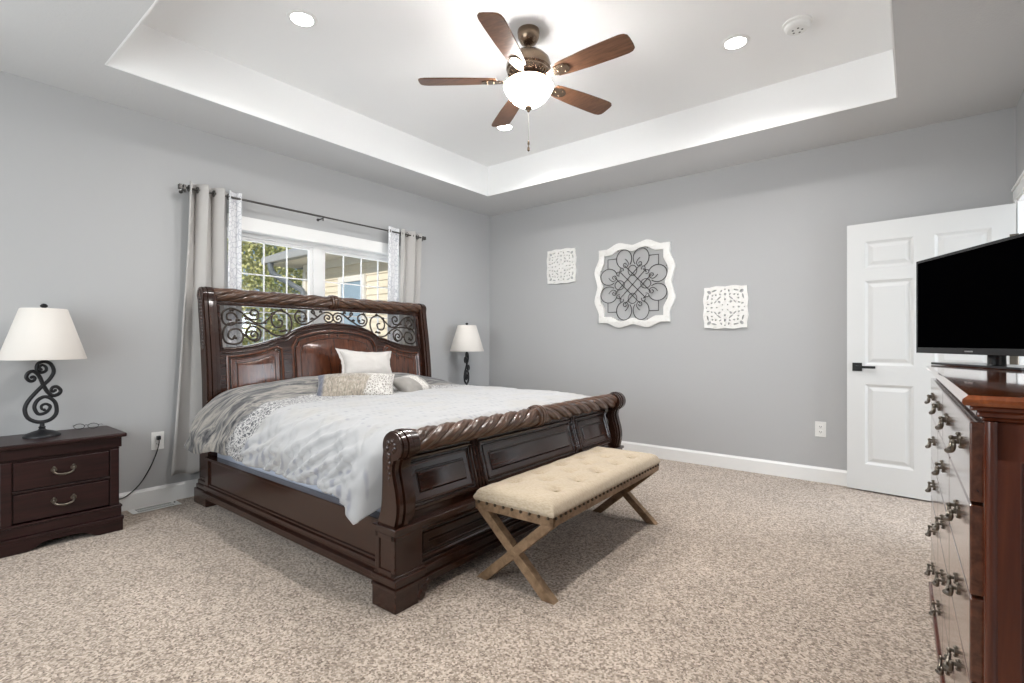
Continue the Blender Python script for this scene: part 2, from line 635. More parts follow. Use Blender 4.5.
def dup(root, loc, rz, label, group=None):
    r = root.copy()
    C.objects.link(r)
    r.location = loc
    r.rotation_euler = (0, 0, rz)
    r['label'] = label
    if group:
        r['group'] = group
    for ch in list(root.children):
        c_ = ch.copy()
        C.objects.link(c_)
        c_.parent = r
        for g in list(ch.children):
            d = g.copy()
            C.objects.link(d)
            d.parent = c_
    return r


def setkind(o, k='structure'):
    o['kind'] = k
    return o


# ------------------------------------------------------------ room shell
H, T, W = 2.727, 3.044, 4.714
NY = -5.9                                   # near wall, behind the camera
WT = 0.14
b = B().box(-WT, 7.2, NY - WT, WT, -0.12, 0)
b.box(W + WT, 7.2, WT, 1.0, -0.12, 0)
floor_o = struct(b, 'floor', M['carpet'], smooth=0)
# window wall with its opening
WY0, WY1, WZ0, WZ1 = -3.25, -1.35, 0.78, 2.035
b = B()
b.box(-WT, 0, NY, WY0, 0, T + 0.15).box(-WT, 0, WY1, WT, 0, T + 0.15)
b.box(-WT, 0, WY0, WY1, 0, WZ0).box(-WT, 0, WY0, WY1, WZ1, T + 0.15)
struct(b, 'wall_left', M['wall'], smooth=0)
struct(B().box(0, W + WT, 0, WT, 0, T + 0.15), 'wall_far', M['wall'], smooth=0)
DY0, DY1, DZ = -1.085, -0.135, 2.075
b = B()
b.box(W, W + WT, NY, DY0, 0, T + 0.15).box(W, W + WT, DY1, 0, 0, T + 0.15).box(W, W + WT, DY0, DY1, DZ, T + 0.15)
struct(b, 'wall_right', M['wall'], smooth=0)
# near wall with an unseen opening added for the fill light
b = B()
b.box(-WT, 0.7, NY - WT, NY, 0, T + 0.15).box(3.3, W + WT, NY - WT, NY, 0, T + 0.15)
b.box(0.7, 3.3, NY - WT, NY, 0, 0.6).box(0.7, 3.3, NY - WT, NY, 2.3, T + 0.15)
struct(b, 'wall_near', M['wall'], smooth=0)
struct(B().box(-WT, W + WT, NY - 4.8, NY - WT, 2.45, 2.60), 'near_sun_blocker', M['soffit'], smooth=0)  # unseen slab added to keep the sun out of the near opening
# tray ceiling
tx0, tx1, ty0, ty1 = 0.56, 4.09, -3.975, -0.665
b = B()
b.box(-WT, tx0, NY - WT, WT, H, T + 0.15).box(tx1, W + WT, NY - WT, WT, H, T + 0.15)
b.box(tx0, tx1, NY - WT, ty0, H, T + 0.15).box(tx0, tx1, ty1, WT, H, T + 0.15)
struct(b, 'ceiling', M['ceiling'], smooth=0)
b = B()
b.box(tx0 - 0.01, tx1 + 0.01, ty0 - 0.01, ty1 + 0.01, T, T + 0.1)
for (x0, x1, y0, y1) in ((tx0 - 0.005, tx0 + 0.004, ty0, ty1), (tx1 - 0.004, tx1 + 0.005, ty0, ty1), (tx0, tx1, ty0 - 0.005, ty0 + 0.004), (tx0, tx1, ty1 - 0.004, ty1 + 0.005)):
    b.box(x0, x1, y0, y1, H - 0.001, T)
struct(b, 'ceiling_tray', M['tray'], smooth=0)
# hall beyond the doorway
b = B()
b.box(W + WT, 7.2, 0.9, 1.0, 0, 2.6).box(W + WT, 7.2, -2.3, -2.2, 0, 2.6).box(W + WT, 7.2, -2.3, 1.0, 2.5, 2.6)
b.box(7.1, 7.2, -2.3, -1.5, 0, 2.6).box(7.1, 7.2, 0.4, 1.0, 0, 2.6).box(7.1, 7.2, -1.5, 0.4, 0, 0.4).box(7.1, 7.2, -1.5, 0.4, 2.3, 2.6)
struct(b, 'wall_hall', M['wall'], smooth=0)
# baseboards


def base_prof(d=0.015, h=0.122):
    return [(0, 0), (d, 0), (d, h - 0.018), (d * 0.55, h - 0.006), (d * 0.4, h), (0, h)]


b = B().prism([(p[0], p[1]) for p in base_prof()], 'y', NY, 0)
struct(b, 'baseboard_left', M['trim'], smooth=0)
b = B().prism([(-p[0], p[1]) for p in base_prof()], 'x', 0.015, W)
struct(b, 'baseboard_far', M['trim'], smooth=0)
b = B().prism([(W - p[0], p[1]) for p in base_prof()], 'y', NY, DY0 - 0.09)
struct(b, 'baseboard_right', M['trim'], smooth=0)
# doorway casing on the right wall
b = B()
cz = DZ + 0.09
for y0, y1 in ((DY0 - 0.09, DY0), (DY1, DY1 + 0.09)):
    b.box(W - 0.02, W + 0.001, y0, y1, 0, DZ)
b.box(W - 0.02, W + 0.001, DY0 - 0.09, DY1 + 0.09, DZ, cz)
b.box(W - 0.028, W - 0.01, DY0 - 0.09, DY1 + 0.09, cz - 0.02, cz)
b.box(W - 0.01, W + WT + 0.01, DY0 - 0.002, DY0 + 0.018, 0, DZ)
b.box(W - 0.01, W + WT + 0.01, DY1 - 0.018, DY1 + 0.002, 0, DZ)
b.box(W - 0.01, W + WT + 0.01, DY0, DY1, DZ - 0.018, DZ + 0.002)
struct(b, 'trim_1', M['trim'], bevel=0.003, smooth=0)

# ------------------------------------------------------------ open six panel door lying against the far wall
dw, dh, dt = 0.93, 2.045, 0.036
b = B()
st, mid = 0.115, 0.115
px = [(st, (dw - mid) / 2), ((dw + mid) / 2, dw - st)]
pz = [(0.21, 0.82), (0.965, 1.605), (1.70, 1.905)]
# stiles and rails
b.box(0, st, -dt / 2, dt / 2, 0.012, dh).box(dw - st, dw, -dt / 2, dt / 2, 0.012, dh).box(px[0][1], px[1][0], -dt / 2, dt / 2, 0.012, dh)
for x0, x1 in px:
    zs = [0.012] + [z for p in pz for z in p] + [dh]
    for i in range(0, len(zs), 2):
        b.box(x0, x1, -dt / 2, dt / 2, zs[i], zs[i + 1])
    for z0, z1 in pz:
        b.box(x0, x1, -dt / 2 + 0.011, dt / 2 - 0.011, z0, z1)
        for sg in (1, -1):
            y0, y1, yc = sg * (dt / 2 - 0.011), sg * (dt / 2 - 0.003), sg * dt / 2
            # sticking slope around the panel and raised field
            o_, i_ = 0.0, 0.018
            vs = [(x0, yc, z0), (x1, yc, z0), (x1, yc, z1), (x0, yc, z1), (x0 + i_, y0, z0 + i_), (x1 - i_, y0, z0 + i_), (x1 - i_, y0, z1 - i_), (x0 + i_, y0, z1 - i_)]
            b.add(vs, [(0, 1, 5, 4), (1, 2, 6, 5), (2, 3, 7, 6), (3, 0, 4, 7)])
            a_, e_ = 0.026, 0.05
            vs = [(x0 + a_, y0, z0 + a_), (x1 - a_, y0, z0 + a_), (x1 - a_, y0, z1 - a_), (x0 + a_, y0, z1 - a_), (x0 + e_, y1, z0 + e_), (x1 - e_, y1, z0 + e_), (x1 - e_, y1, z1 - e_), (x0 + e_, y1, z1 - e_)]
            b.add(vs, [(0, 1, 5, 4), (1, 2, 6, 5), (2, 3, 7, 6), (3, 0, 4, 7), (4, 5, 6, 7)])
door = struct(b, 'door_1', M['door'], smooth=0)
door.location = (4.697, -0.150, 0)
door.rotation_euler = (0, 0, math.atan2(0.082, -0.913))
b = B()
for sg in (1, -1):
    y = sg * dt / 2
    ya, yb_ = sorted((y, y + sg * 0.009))
    b.box(dw - 0.098, dw - 0.036, ya, yb_, 0.918, 0.982)
    ya, yb_ = sorted((y + sg * 0.009, y + sg * 0.030))
    b.box(dw - 0.077, dw - 0.057, ya, yb_, 0.94, 0.96)
    ya, yb_ = sorted((y + sg * 0.026, y + sg * 0.036))
    b.box(dw - 0.185, dw - 0.057, ya, yb_, 0.9405, 0.9595)
hd = fin(b, 'door_handle', M['blackmetal'], door, local=True, bevel=0.002)
hd['label'] = 'black lever handle with square rose'
for z in (0.25, 1.02, 1.8):
    h_ = B().lathe([(0.008, z - 0.045), (0.008, z + 0.045)], (-0.006, dt / 2 - 0.004, 0), 12)
    h_.box(-0.004, 0.03, dt / 2 - 0.001, dt / 2 + 0.002, z - 0.045, z + 0.045)
    fin(h_, 'hinge', M['pull'], door, local=True)

# ------------------------------------------------------------ bed wall window
fx0, fx1 = -0.105, -0.06
b = B()
b.box(fx0, fx1, WY0, WY0 + 0.045, WZ0 + 0.05, WZ1 - 0.04).box(fx0, fx1, WY1 - 0.045, WY1, WZ0 + 0.05, WZ1 - 0.04)
b.box(fx0, fx1, WY0, WY1, WZ0, WZ0 + 0.05).box(fx0, fx1, WY0, WY1, WZ1 - 0.04, WZ1)
b.box(fx0, fx1 + 0.002, -2.345, -2.255, WZ0 + 0.05, WZ1 - 0.04)
# sash rails
sashes = [(WY0 + 0.045, -2.345), (-2.255, WY1 - 0.045)]
for y0, y1 in sashes:
    b.box(-0.095, -0.07, y0, y0 + 0.035, WZ0 + 0.05, WZ1 - 0.04).box(-0.095, -0.07, y1 - 0.035, y1, WZ0 + 0.05, WZ1 - 0.04)
    b.box(-0.095, -0.07, y0 + 0.035, y1 - 0.035, WZ0 + 0.05, WZ0 + 0.085).box(-0.095, -0.07, y0 + 0.035, y1 - 0.035, WZ1 - 0.068, WZ1 - 0.04)
win = struct(b, 'window_1', M['trim'], bevel=0.003, smooth=0)
for y0, y1 in sashes:
    mb = B()
    ya, yb_ = y0 + 0.035, y1 - 0.035
    for i in range(1, 4):
        y = ya + (yb_ - ya) * i / 4
        mb.box(-0.0875, -0.0775, y - 0.005, y + 0.005, WZ0 + 0.08, WZ1 - 0.065)
    for z in (1.08, 1.39, 1.70):
        mb.box(-0.0865, -0.0785, ya, yb_, z - 0.005, z + 0.005)
    setkind(fin(mb, 'muntin_grid', M['trim'], win, smooth=0))
    setkind(fin(B().box(-0.084, -0.081, ya - 0.004, yb_ + 0.004, WZ0 + 0.08, WZ1 - 0.062), 'pane', M['glass'], win, smooth=0))
b = B()
b.box(0, 0.018, WY0 - 0.09, WY1 + 0.09, WZ1 - 0.004, WZ1 + 0.104).box(0, 0.018, WY0 - 0.09, WY0 + 0.004, WZ0 + 0.002, WZ1 - 0.004).box(0, 0.018, WY1 - 0.004, WY1 + 0.09, WZ0 + 0.002, WZ1 - 0.004)
b.box(-0.06, 0.035, WY0 - 0.1, WY1 + 0.1, WZ0 - 0.025, WZ0 + 0.002).box(0, 0.016, WY0 - 0.08, WY1 + 0.08, WZ0 - 0.1, WZ0 - 0.025)
b.box(-0.059, 0.0005, WY0 - 0.0005, WY0 + 0.006, WZ0 + 0.002, WZ1).box(-0.059, 0.0005, WY1 - 0.006, WY1 + 0.0005, WZ0 + 0.002, WZ1).box(-0.059, 0.0005, WY0 + 0.006, WY1 - 0.006, WZ1 - 0.006, WZ1 + 0.0005)
struct(b, 'trim_2', M['trim'], bevel=0.003, smooth=0)

# ------------------------------------------------------------ bed
YC = -2.325
BR = 0.0


def interp(tab, z):
    if z <= tab[0][0]:
        return tab[0][1]
    for (z0, x0), (z1, x1) in zip(tab, tab[1:]):
        if z <= z1:
            t_ = (z - z0) / (z1 - z0)
            return x0 + (x1 - x0) * t_
    return tab[-1][1]


HXT = [(p.x, p.y) for p in catmull([(0.1, 0.288, 0), (0.5, 0.288, 0), (0.8, 0.282, 0), (1.0, 0.264, 0), (1.2, 0.238, 0), (1.35, 0.214, 0), (1.5, 0.195, 0)], 5)]
FXT = [(p.x, p.y) for p in catmull([(0.30, 2.445, 0), (0.36, 2.443, 0), (0.42, 2.436, 0), (0.50, 2.412, 0), (0.58, 2.390, 0), (0.64, 2.388, 0), (0.70, 2.395, 0)], 5)]
hx = lambda z: interp(HXT, z)
fxx = lambda z: interp(FXT, z)


def bend(prof, off):
    """plate (u along y from bed centre, v = z, w = thickness) -> world on a curved face"""
    return lambda p: Vector((prof(p.y) + off + p.z, YC + p.x, p.y))


bed = thing('sleigh_bed', 'large carved dark cherry sleigh bed with scrollwork headboard and roped footboard', 'bed', (1.35, YC, 0), BR)
# arch outline shared by opening and panels


def arch(u):
    a = abs(u)
    if a < 0.44:
        return 1.195 + 0.115 * (math.sqrt(max(0, 1 - (a / 0.47) ** 2)) - 0.35) / 0.65 if a < 0.40 else 1.195 + 0.115 * (math.sqrt(max(0, 1 - (a / 0.47) ** 2)) - 0.35) / 0.65
    if a < 0.52:
        return 1.19 - 0.012 * (a - 0.44) / 0.08
    t_ = min(1, (a - 0.52) / 0.38)
    return 1.178 - 0.075 * (1 - (1 - t_) ** 2)


NU = 61
us = [-0.925 + 1.85 * i / (NU - 1) for i in range(NU)]
opening = [(u, arch(u)) for u in us] + [(0.925, 1.412), (-0.925, 1.412)]
outer = [(-1.0, 0.30), (1.0, 0.30), (1.0, 1.455), (-1.0, 1.455)]
vs, fs = plate([outer, opening], 0.04, 0.0, [0.4 + 0.04 * i for i in range(27)])
b = B().add(vs, fs, bend(hx, -0.02))
# stepped moulding following the arch under the opening, and straight strips
for off, rr in ((-0.012, 0.009), (-0.040, 0.006)):
    b.tube([(hx(arch(u) + off) + 0.002, YC + u, arch(u) + off) for u in us], rr, 8)
b.tube([(hx(1.425) + 0.002, YC + u, 1.425) for u in (-0.95, 0.95)], 0.008, 8)
for s in (-1, 1):
    b.tube([(hx(z) + 0.002, YC + s * 0.94, z) for z in [1.08 + 0.03 * i for i in range(12)]], 0.008, 8)
head = fin(b, 'headboard', M['bedwood'], bed, smooth=40)


def panel(outline, prof, parent, name, m, off=0.0):
    """raised panel on a curved face: recessed groove line, ogee frame and raised field"""
    cx_ = sum(p[0] for p in outline) / len(outline)
    cz_ = (min(p[1] for p in outline) + max(p[1] for p in outline)) / 2
    ext = max(p[0] for p in outline) - min(p[0] for p in outline)
    exz = max(p[1] for p in outline) - min(p[1] for p in outline)

    def inset(d):
        kx, kz = 1 - 2 * d / ext, 1 - 2 * d / exz
        return [(cx_ + (p[0] - cx_) * kx, cz_ + (p[1] - cz_) * kz) for p in outline]
    zmin, zmax = min(p[1] for p in outline), max(p[1] for p in outline)
    cuts = [zmin + (zmax - zmin) * i / 9 for i in range(1, 9)]
    bb = B()
    bb.tube([(prof(z) + off + 0.003, YC + u, z) for u, z in inset(0.0)], 0.011, 8, closed=True)
    bb.tube([(prof(z) + off + 0.003, YC + u, z) for u, z in inset(0.026)], 0.006, 8, closed=True)
    v1, f1_ = plate([inset(0.03)], 0.006, 0, cuts)
    bb.add(v1, f1_, bend(prof, off + 0.001))
    v1, f1_ = plate([inset(0.066)], 0.010, 0.003, cuts)
    bb.add(v1, f1_, bend(prof, off + 0.006))
    o = fin(bb, name, m, parent, smooth=22)
    gb_ = B()  # dark tubes standing in for shaded grooves around the panel
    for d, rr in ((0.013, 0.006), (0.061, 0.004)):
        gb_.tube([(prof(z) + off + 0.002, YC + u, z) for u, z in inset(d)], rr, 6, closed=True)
    fin(gb_, 'groove_shade_line', M['groove_shade'], parent, smooth=60)
    return o


def dense(poly, step=0.03):
    out_ = []
    for i in range(len(poly)):
        a, c_ = poly[i], poly[(i + 1) % len(poly)]
        d = math.hypot(c_[0] - a[0], c_[1] - a[1])
        k_ = max(1, int(d / step))
        out_ += [(a[0] + (c_[0] - a[0]) * j / k_, a[1] + (c_[1] - a[1]) * j / k_) for j in range(k_)]
    return out_


cp = dense([(-0.40, 0.50), (0.40, 0.50), (0.40, 1.10)] + [(u, arch(u) - 0.075) for u in [0.36 - 0.03 * i for i in range(25)]] + [(-0.40, 1.10)])
panel(cp, hx, head, 'raised_panel', M['bedvert'])
for s in (-1, 1):
    pts = [(s * 0.90, 0.50), (s * 0.49, 0.50), (s * 0.49, 1.085)] + [(s * u, arch(u) - 0.07) for u in [0.53 + 0.37 * i / 12 for i in range(13)]]
    panel(dense(pts), hx, head, 'raised_panel', M['bedvert'])


def rope(cx_, cz_, r, y0, y1, twist, name, parent, m):
    bb = B()
    ny = int(abs(y1 - y0) / 0.005)

    def fn(i, j):
        y = y0 + (y1 - y0) * i
        a = 2 * pi * j
        ph = (a * 4 + twist * (y - YC)) / 2
        rr = r * (0.74 + 0.30 * abs(cos(ph)) ** 0.55 + 0.035 * cos(6 * ph))
        return (cx_ + rr * cos(a), y, cz_ + rr * sin(a))
    bb.grid(fn, ny, 72, False, True)
    return fin(bb, name, m, parent, smooth=60)


HRX, HRZ, HRR = 0.186, 1.488, 0.050
for s in (-1, 1):
    y0, y1 = (YC - 0.975, YC - 0.015) if s < 0 else (YC + 0.015, YC + 0.975)
    rope(HRX, HRZ, HRR, y0, y1, 38 * s, 'rope_moulding', head, M['rope'])
ring = [(0.050, -0.036), (0.062, -0.033), (0.064, -0.020), (0.055, -0.013), (0.066, -0.007), (0.066, 0.007), (0.055, 0.013), (0.064, 0.020), (0.062, 0.033), (0.050, 0.036)]
fin(B().lathe(ring, (HRX, YC, HRZ), 24, 'y'), 'centre_ring', M['rope'], head)

# headboard end posts (curved side profile ending in a scroll)


def post_prof(front, back, c_, r, z0, z1, n_=20, a0=-20, a1=215):
    f_ = [(front(z0 + (z1 - z0) * i / n_), z0 + (z1 - z0) * i / n_) for i in range(n_ + 1)]
    arc = [(c_[0] + r * cos(R(a)), c_[1] + r * sin(R(a))) for a in [a0 + (a1 - a0) * i / 22 for i in range(23)]]
    k_ = [(back(z1 - (z1 - z0) * i / n_), z1 - (z1 - z0) * i / n_) for i in range(n_ + 1)]
    return f_ + arc + k_


def leafcarve(bb, side_y, sgn, cx_, cz_, r):
    """carved acanthus curls on the outer face of a scroll"""
    for k_ in range(7):
        a = R(50 * k_ - 60)
        q = r * (0.25 + 0.085 * k_)
        bb.ball((cx_ + q * cos(a), side_y, cz_ + q * sin(a)), r * 0.24, 10, 1, 0.55, 1.2)


for s in (-1, 1):
    pb = B()
    out_y, in_y = YC + s * 1.050, YC + s * 0.955
    layers = [(0.0, out_y, in_y, 0.0), (0.012, YC + s * 1.041, YC + s * 1.020, 0.004), (0.020, YC + s * 1.016, YC + s * 0.988, 0.008), (0.012, YC + s * 0.984, YC + s * 0.962, 0.004)]
    for e, ya, yb_, rr in layers:
        pr_ = post_prof(lambda z: hx(z) + 0.022 + e, lambda z: hx(z) - 0.062, (0.178, 1.482), 0.052 + rr, 0.44, 1.43)
        pb.prism(pr_, 'y', min(ya, yb_), max(ya, yb_))
    for k_ in range(16):      # carved leaf down the outer face
        z = 1.46 - 0.024 * k_
        w_ = 0.018 * (1 - k_ / 18)
        for q in (-1, 1):
            pb.ball((hx(z) - 0.02 + q * w_, out_y, z), 0.014, 8, 0.8, 0.5, 1.3)
    leafcarve(pb, out_y, s, 0.178, 1.482, 0.05)
    post = fin(pb, 'headboard_post', M['bedpost'], head, smooth=35)
    # square lower block with moulded cap and flared foot
    lb = B()
    ya, yb_ = sorted((YC + s * 1.056, YC + s * 0.945))
    lb.box(0.185, 0.345, ya, yb_, 0.10, 0.43)
    lb.box(0.178, 0.352, ya - 0.006, yb_ + 0.006, 0.43, 0.455)
    for q, (za, zb_) in enumerate(((0.17, 0.19), (0.40, 0.42))):
        lb.box(0.20, 0.348, ya - 0.003, yb_ + 0.003, za, zb_)
    for e, za, zb_ in ((0.008, 0.135, 0.165), (0.016, 0.105, 0.135), (0.026, 0.0, 0.105)):
        lb.box(0.185 - e, 0.345 + e, ya - e, yb_ + e, za, zb_)
    fin(lb, 'foot', M['bedwood'], head, bevel=0.006, smooth=0)

# iron scrollwork in the headboard opening


def spiral(c_, r0, a0, turns, dirn, r1=0.006, n_=26):
    return [(c_[0] + (r0 + (r1 - r0) * i / n_) * cos(a0 + dirn * 2 * pi * turns * i / n_), c_[1] + (r0 + (r1 - r0) * i / n_) * sin(a0 + dirn * 2 * pi * turns * i / n_)) for i in range(n_ + 1)]


gp = [
    [(-0.494, 1.318), (-0.459, 1.309), (-0.471, 1.265), (-0.52, 1.262), (-0.545, 1.309), (-0.528, 1.364), (-0.476, 1.392), (-0.403, 1.366), (-0.38, 1.292), (-0.411, 1.217), (-0.471, 1.192), (-0.538, 1.201), (-0.603, 1.247), (-0.659, 1.274), (-0.727, 1.286), (-0.794, 1.284), (-0.865, 1.278), (-0.908, 1.216), (-0.90, 1.146), (-0.844, 1.125), (-0.784, 1.142), (-0.768, 1.198), (-0.801, 1.238), (-0.856, 1.228), (-0.874, 1.183), (-0.846, 1.16), (-0.827, 1.19)],
    [(-0.67, 1.354), (-0.689, 1.344), (-0.704, 1.367), (-0.68, 1.392), (-0.642, 1.37), (-0.656, 1.32), (-0.707, 1.315), (-0.748, 1.347), (-0.788, 1.377), (-0.846, 1.392), (-0.897, 1.365), (-0.91, 1.317), (-0.891, 1.273), (-0.833, 1.272), (-0.801, 1.314), (-0.827, 1.357), (-0.869, 1.35), (-0.874, 1.311), (-0.844, 1.304)],
    [(-0.748, 1.341), (-0.7, 1.301), (-0.624, 1.286), (-0.567, 1.326), (-0.519, 1.371)],
    [(-0.684, 1.194), (-0.698, 1.184), (-0.711, 1.203), (-0.687, 1.223), (-0.659, 1.203), (-0.67, 1.164), (-0.717, 1.161), (-0.746, 1.202), (-0.725, 1.247), (-0.684, 1.262), (-0.637, 1.228), (-0.648, 1.167), (-0.69, 1.145)],
    [(-0.061, 1.35), (-0.042, 1.339), (-0.032, 1.36), (-0.061, 1.376), (-0.085, 1.348), (-0.061, 1.316), (-0.013, 1.324), (0.0, 1.366), (-0.037, 1.396), (-0.093, 1.391), (-0.142, 1.357), (-0.192, 1.325), (-0.26, 1.290), (-0.321, 1.297), (-0.351, 1.35), (-0.312, 1.398), (-0.257, 1.376), (-0.26, 1.322), (-0.303, 1.311), (-0.321, 1.339), (-0.295, 1.348)],
    [(-0.142, 1.35), (-0.184, 1.381), (-0.201, 1.400), (-0.179, 1.404), (-0.172, 1.38)],
]
gp = [[(p.x, p.y) for p in catmull([(q[0], q[1], 0) for q in pts], 5)] for pts in gp]
leaves = [(-0.60, 1.285), (-0.585, 1.222), (-0.53, 1.36), (-0.47, 1.222), (-0.44, 1.228), (-0.80, 1.30), (-0.735, 1.312), (-0.83, 1.165), (-0.755, 1.185), (-0.26, 1.33), (-0.20, 1.33), (-0.46, 1.392), (-0.315, 1.392), (-0.115, 1.395), (-0.84, 1.372)]
for s in (-1, 1):
    gb = B()
    for pts in gp:
        gb.tube([(hx(p[1]) - 0.022, YC + s * p[0], p[1]) for p in pts], 0.0072, 7)
    for (u, z) in leaves:
        for q in range(3):
            a = R(90 + 55 * (q - 1))
            gb.ball((hx(z) - 0.020, YC + s * u + 0.010 * cos(a), z + 0.010 * sin(a)), 0.0095, 8, 0.7, 1, 1)
    fin(gb, 'scroll_grille', M['grille'], head, smooth=60)

head.location = (0, 0.022, 0)
# footboard
b = B()
vs, fs = plate([[(-1.0, 0.345), (1.0, 0.345), (1.0, 0.69), (-1.0, 0.69)]], 0.04, 0, [0.37 + 0.02 * i for i in range(16)])
b.add(vs, fs, bend(fxx, -0.02))
b.box(2.36, 2.44, YC - 1.02, YC + 1.02, 0.09, 0.335)
b.box(2.335, 2.492, YC - 1.10, YC + 1.10, 0.333, 0.352)
b.box(2.345, 2.484, YC - 1.092, YC + 1.092, 0.318, 0.335)
for e, za, zb_ in ((0.010, 0.130, 0.145), (0.022, 0.108, 0.130), (0.014, 0.085, 0.108), (0.028, 0.055, 0.085)):
    b.box(2.36, 2.44 + e, YC - 0.97, YC + 0.97, za, zb_)
foot_b = fin(b, 'footboard', M['bedwood'], bed, smooth=35, bevel=0.003)
for u0, u1 in ((-0.97, -0.535), (-0.46, 0.46), (0.535, 0.97)):
    panel(dense([(u0, 0.395), (u1, 0.395), (u1, 0.612), (u0, 0.612)]), fxx, foot_b, 'raised_panel', M['bedwood'])
for u in (-0.497, 0.497):
    sb = B()
    for e in (-0.012, 0.012):
        sb.tube([(fxx(z) + 0.003, YC + u + e, z) for z in [0.36 + 0.02 * i for i in range(15)]], 0.010, 8)
    fin(sb, 'stile', M['bedwood'], foot_b)
pl = B()
lowpanel = dense([(-0.93, 0.165), (0.93, 0.165), (0.93, 0.295), (-0.93, 0.295)], 0.2)
panel(lowpanel, lambda z: 2.44, foot_b, 'base_panel', M['bedwood'])
FRX, FRZ, FRR = 2.440, 0.700, 0.052
for s in (-1, 1):
    y0, y1 = (YC - 1.0, YC - 0.015) if s < 0 else (YC + 0.015, YC + 1.0)
    rope(FRX, FRZ, FRR, y0, y1, 50 * s, 'rope_moulding', foot_b, M['rope'])
fin(B().lathe(ring, (FRX, YC, FRZ), 24, 'y'), 'centre_ring', M['rope'], foot_b)
FF = [(p.x, p.y) for p in catmull([(0.345, 2.462, 0), (0.39, 2.474, 0), (0.44, 2.480, 0), (0.50, 2.472, 0), (0.56, 2.455, 0), (0.60, 2.448, 0), (0.64, 2.462, 0)], 5)]
FBK = [(p.x, p.y) for p in catmull([(0.345, 2.352, 0), (0.42, 2.378, 0), (0.50, 2.386, 0), (0.58, 2.388, 0), (0.66, 2.388, 0)], 5)]
for s in (-1, 1):
    pb = B()
    for e, ua, ub, rr in ((0.0, 1.085, 0.98, 0.0), (0.010, 1.075, 1.053, 0.004), (0.018, 1.048, 1.024, 0.008), (0.010, 1.019, 1.000, 0.004)):
        pr_ = post_prof(lambda z: interp(FF, z) + e, lambda z: interp(FBK, z), (2.452, 0.695), 0.062 + rr, 0.352, 0.635, 14, -55, 200)
        ya, yb_ = sorted((YC + s * ua, YC + s * ub))
        pb.prism(pr_, 'y', ya, yb_)
    leafcarve(pb, YC + s * 1.085, s, 2.452, 0.69, 0.05)
    for k_ in range(6):
        z = 0.64 - 0.022 * k_
        pb.ball((2.43 + 0.006 * (k_ % 2), YC + s * 1.085, z), 0.014 * (1 - k_ / 8), 8, 1, 0.5, 1.5)
    fin(pb, 'scroll_post', M['bedpost'], foot_b, smooth=35)
    # corner pilaster with recessed side panel and bracket foot
    cb = B()
    ya, yb_ = sorted((YC + s * 1.085, YC + s * 0.935))
    cb.box(2.345, 2.476, ya, yb_, 0.14, 0.32)
    yo = YC + s * 1.085
    for x0, x1 in ((2.345, 2.372), (2.45, 2.476)):
        q = sorted((yo, yo + s * 0.006))
        cb.box(x0, x1, q[0], q[1], 0.14, 0.32)
    q = sorted((yo, yo + s * 0.006))
    cb.box(2.345, 2.476, q[0], q[1], 0.14, 0.165)
    cb.box(2.345, 2.476, q[0], q[1], 0.295, 0.32)
    for e, za, zb_ in ((0.006, 0.138, 0.150), (0.014, 0.118, 0.138), (0.008, 0.100, 0.118), (0.016, 0.086, 0.100)):
        cb.box(2.345 - e, 2.476 + e, ya - e, yb_ + e, za, zb_)
    cb.box(2.335, 2.490, *sorted((YC + s * 1.099, YC + s * 0.97)), 0.0, 0.088)
    cb.box(2.40, 2.490, *sorted((YC + s * 0.97, YC + s * 0.925)), 0.04, 0.088)
    for (u, z, r_) in ((0.955, 0.03, 0.024), (0.935, 0.055, 0.022), (0.915, 0.072, 0.016)):
        cb.lathe([(r_, 2.47), (r_, 2.492), (r_ * 0.6, 2.497)], (0, YC + s * u, z), 16, 'x')
    fin(cb, 'foot', M['bedwood'], foot_b, bevel=0.004, smooth=0)
# the footboard stands very slightly out of square
fr = R(1.1)
foot_b.rotation_euler = (0, 0, fr)
foot_b.location = (1.1 - 1.1 * cos(fr) - 0.022, -1.1 * sin(fr) - 0.018, 0)
# side rails
for s in (-1, 1):
    rb = B()

    def yy(a, c_):
        return sorted((YC + s * a, YC + s * c_))
    rb.box(0.34, 2.36, *yy(1.045, 1.015), 0.10, 0.335)
    rb.box(0.34, 2.36, *yy(1.06, 1.0), 0.328, 0.346)
    for x0, x1 in ((0.35, 0.40), (2.30, 2.345)):
        rb.box(x0, x1, *yy(1.056, 1.04), 0.13, 0.33)
    for e, za, zb_ in ((0.008, 0.150, 0.165), (0.018, 0.128, 0.150), (0.012, 0.108, 0.128), (0.030, 0.082, 0.108), (0.022, 0.062, 0.082)):
        rb.box(0.34, 2.36, *yy(1.045 + e, 1.015), za, zb_)
    fin(rb, 'side_rail', M['bedwood'], bed, bevel=0.003, smooth=0)
slats = B()
for k_ in range(9):
    x = 0.45 + k_ * 0.225
    slats.box(x, x + 0.07, YC - 1.02, YC + 1.02, 0.20, 0.22)
fin(slats, 'slat_base', M['bedwood'], bed, smooth=0)

# mattress
b = B().box(0.335, 2.335, YC - 0.99, YC + 0.99, 0.222, 0.66)
mt = fin(b, 'mattress', M['sheet'], None, (1.35, YC, 0.222), bevel=0.05, smooth=40)
mt.rotation_euler = (0, 0, BR)
tag(mt, 'thick mattress in a pale blue sheet between the bed side rails', 'mattress')

# comforter
HEM = [(0.34, 0.545), (0.55, 0.53), (1.0, 0.495), (1.35, 0.475), (1.75, 0.455), (2.0, 0.455), (2.12, 0.450), (2.20, 0.38), (2.27, 0.335), (2.32, 0.40), (2.40, 0.54)]


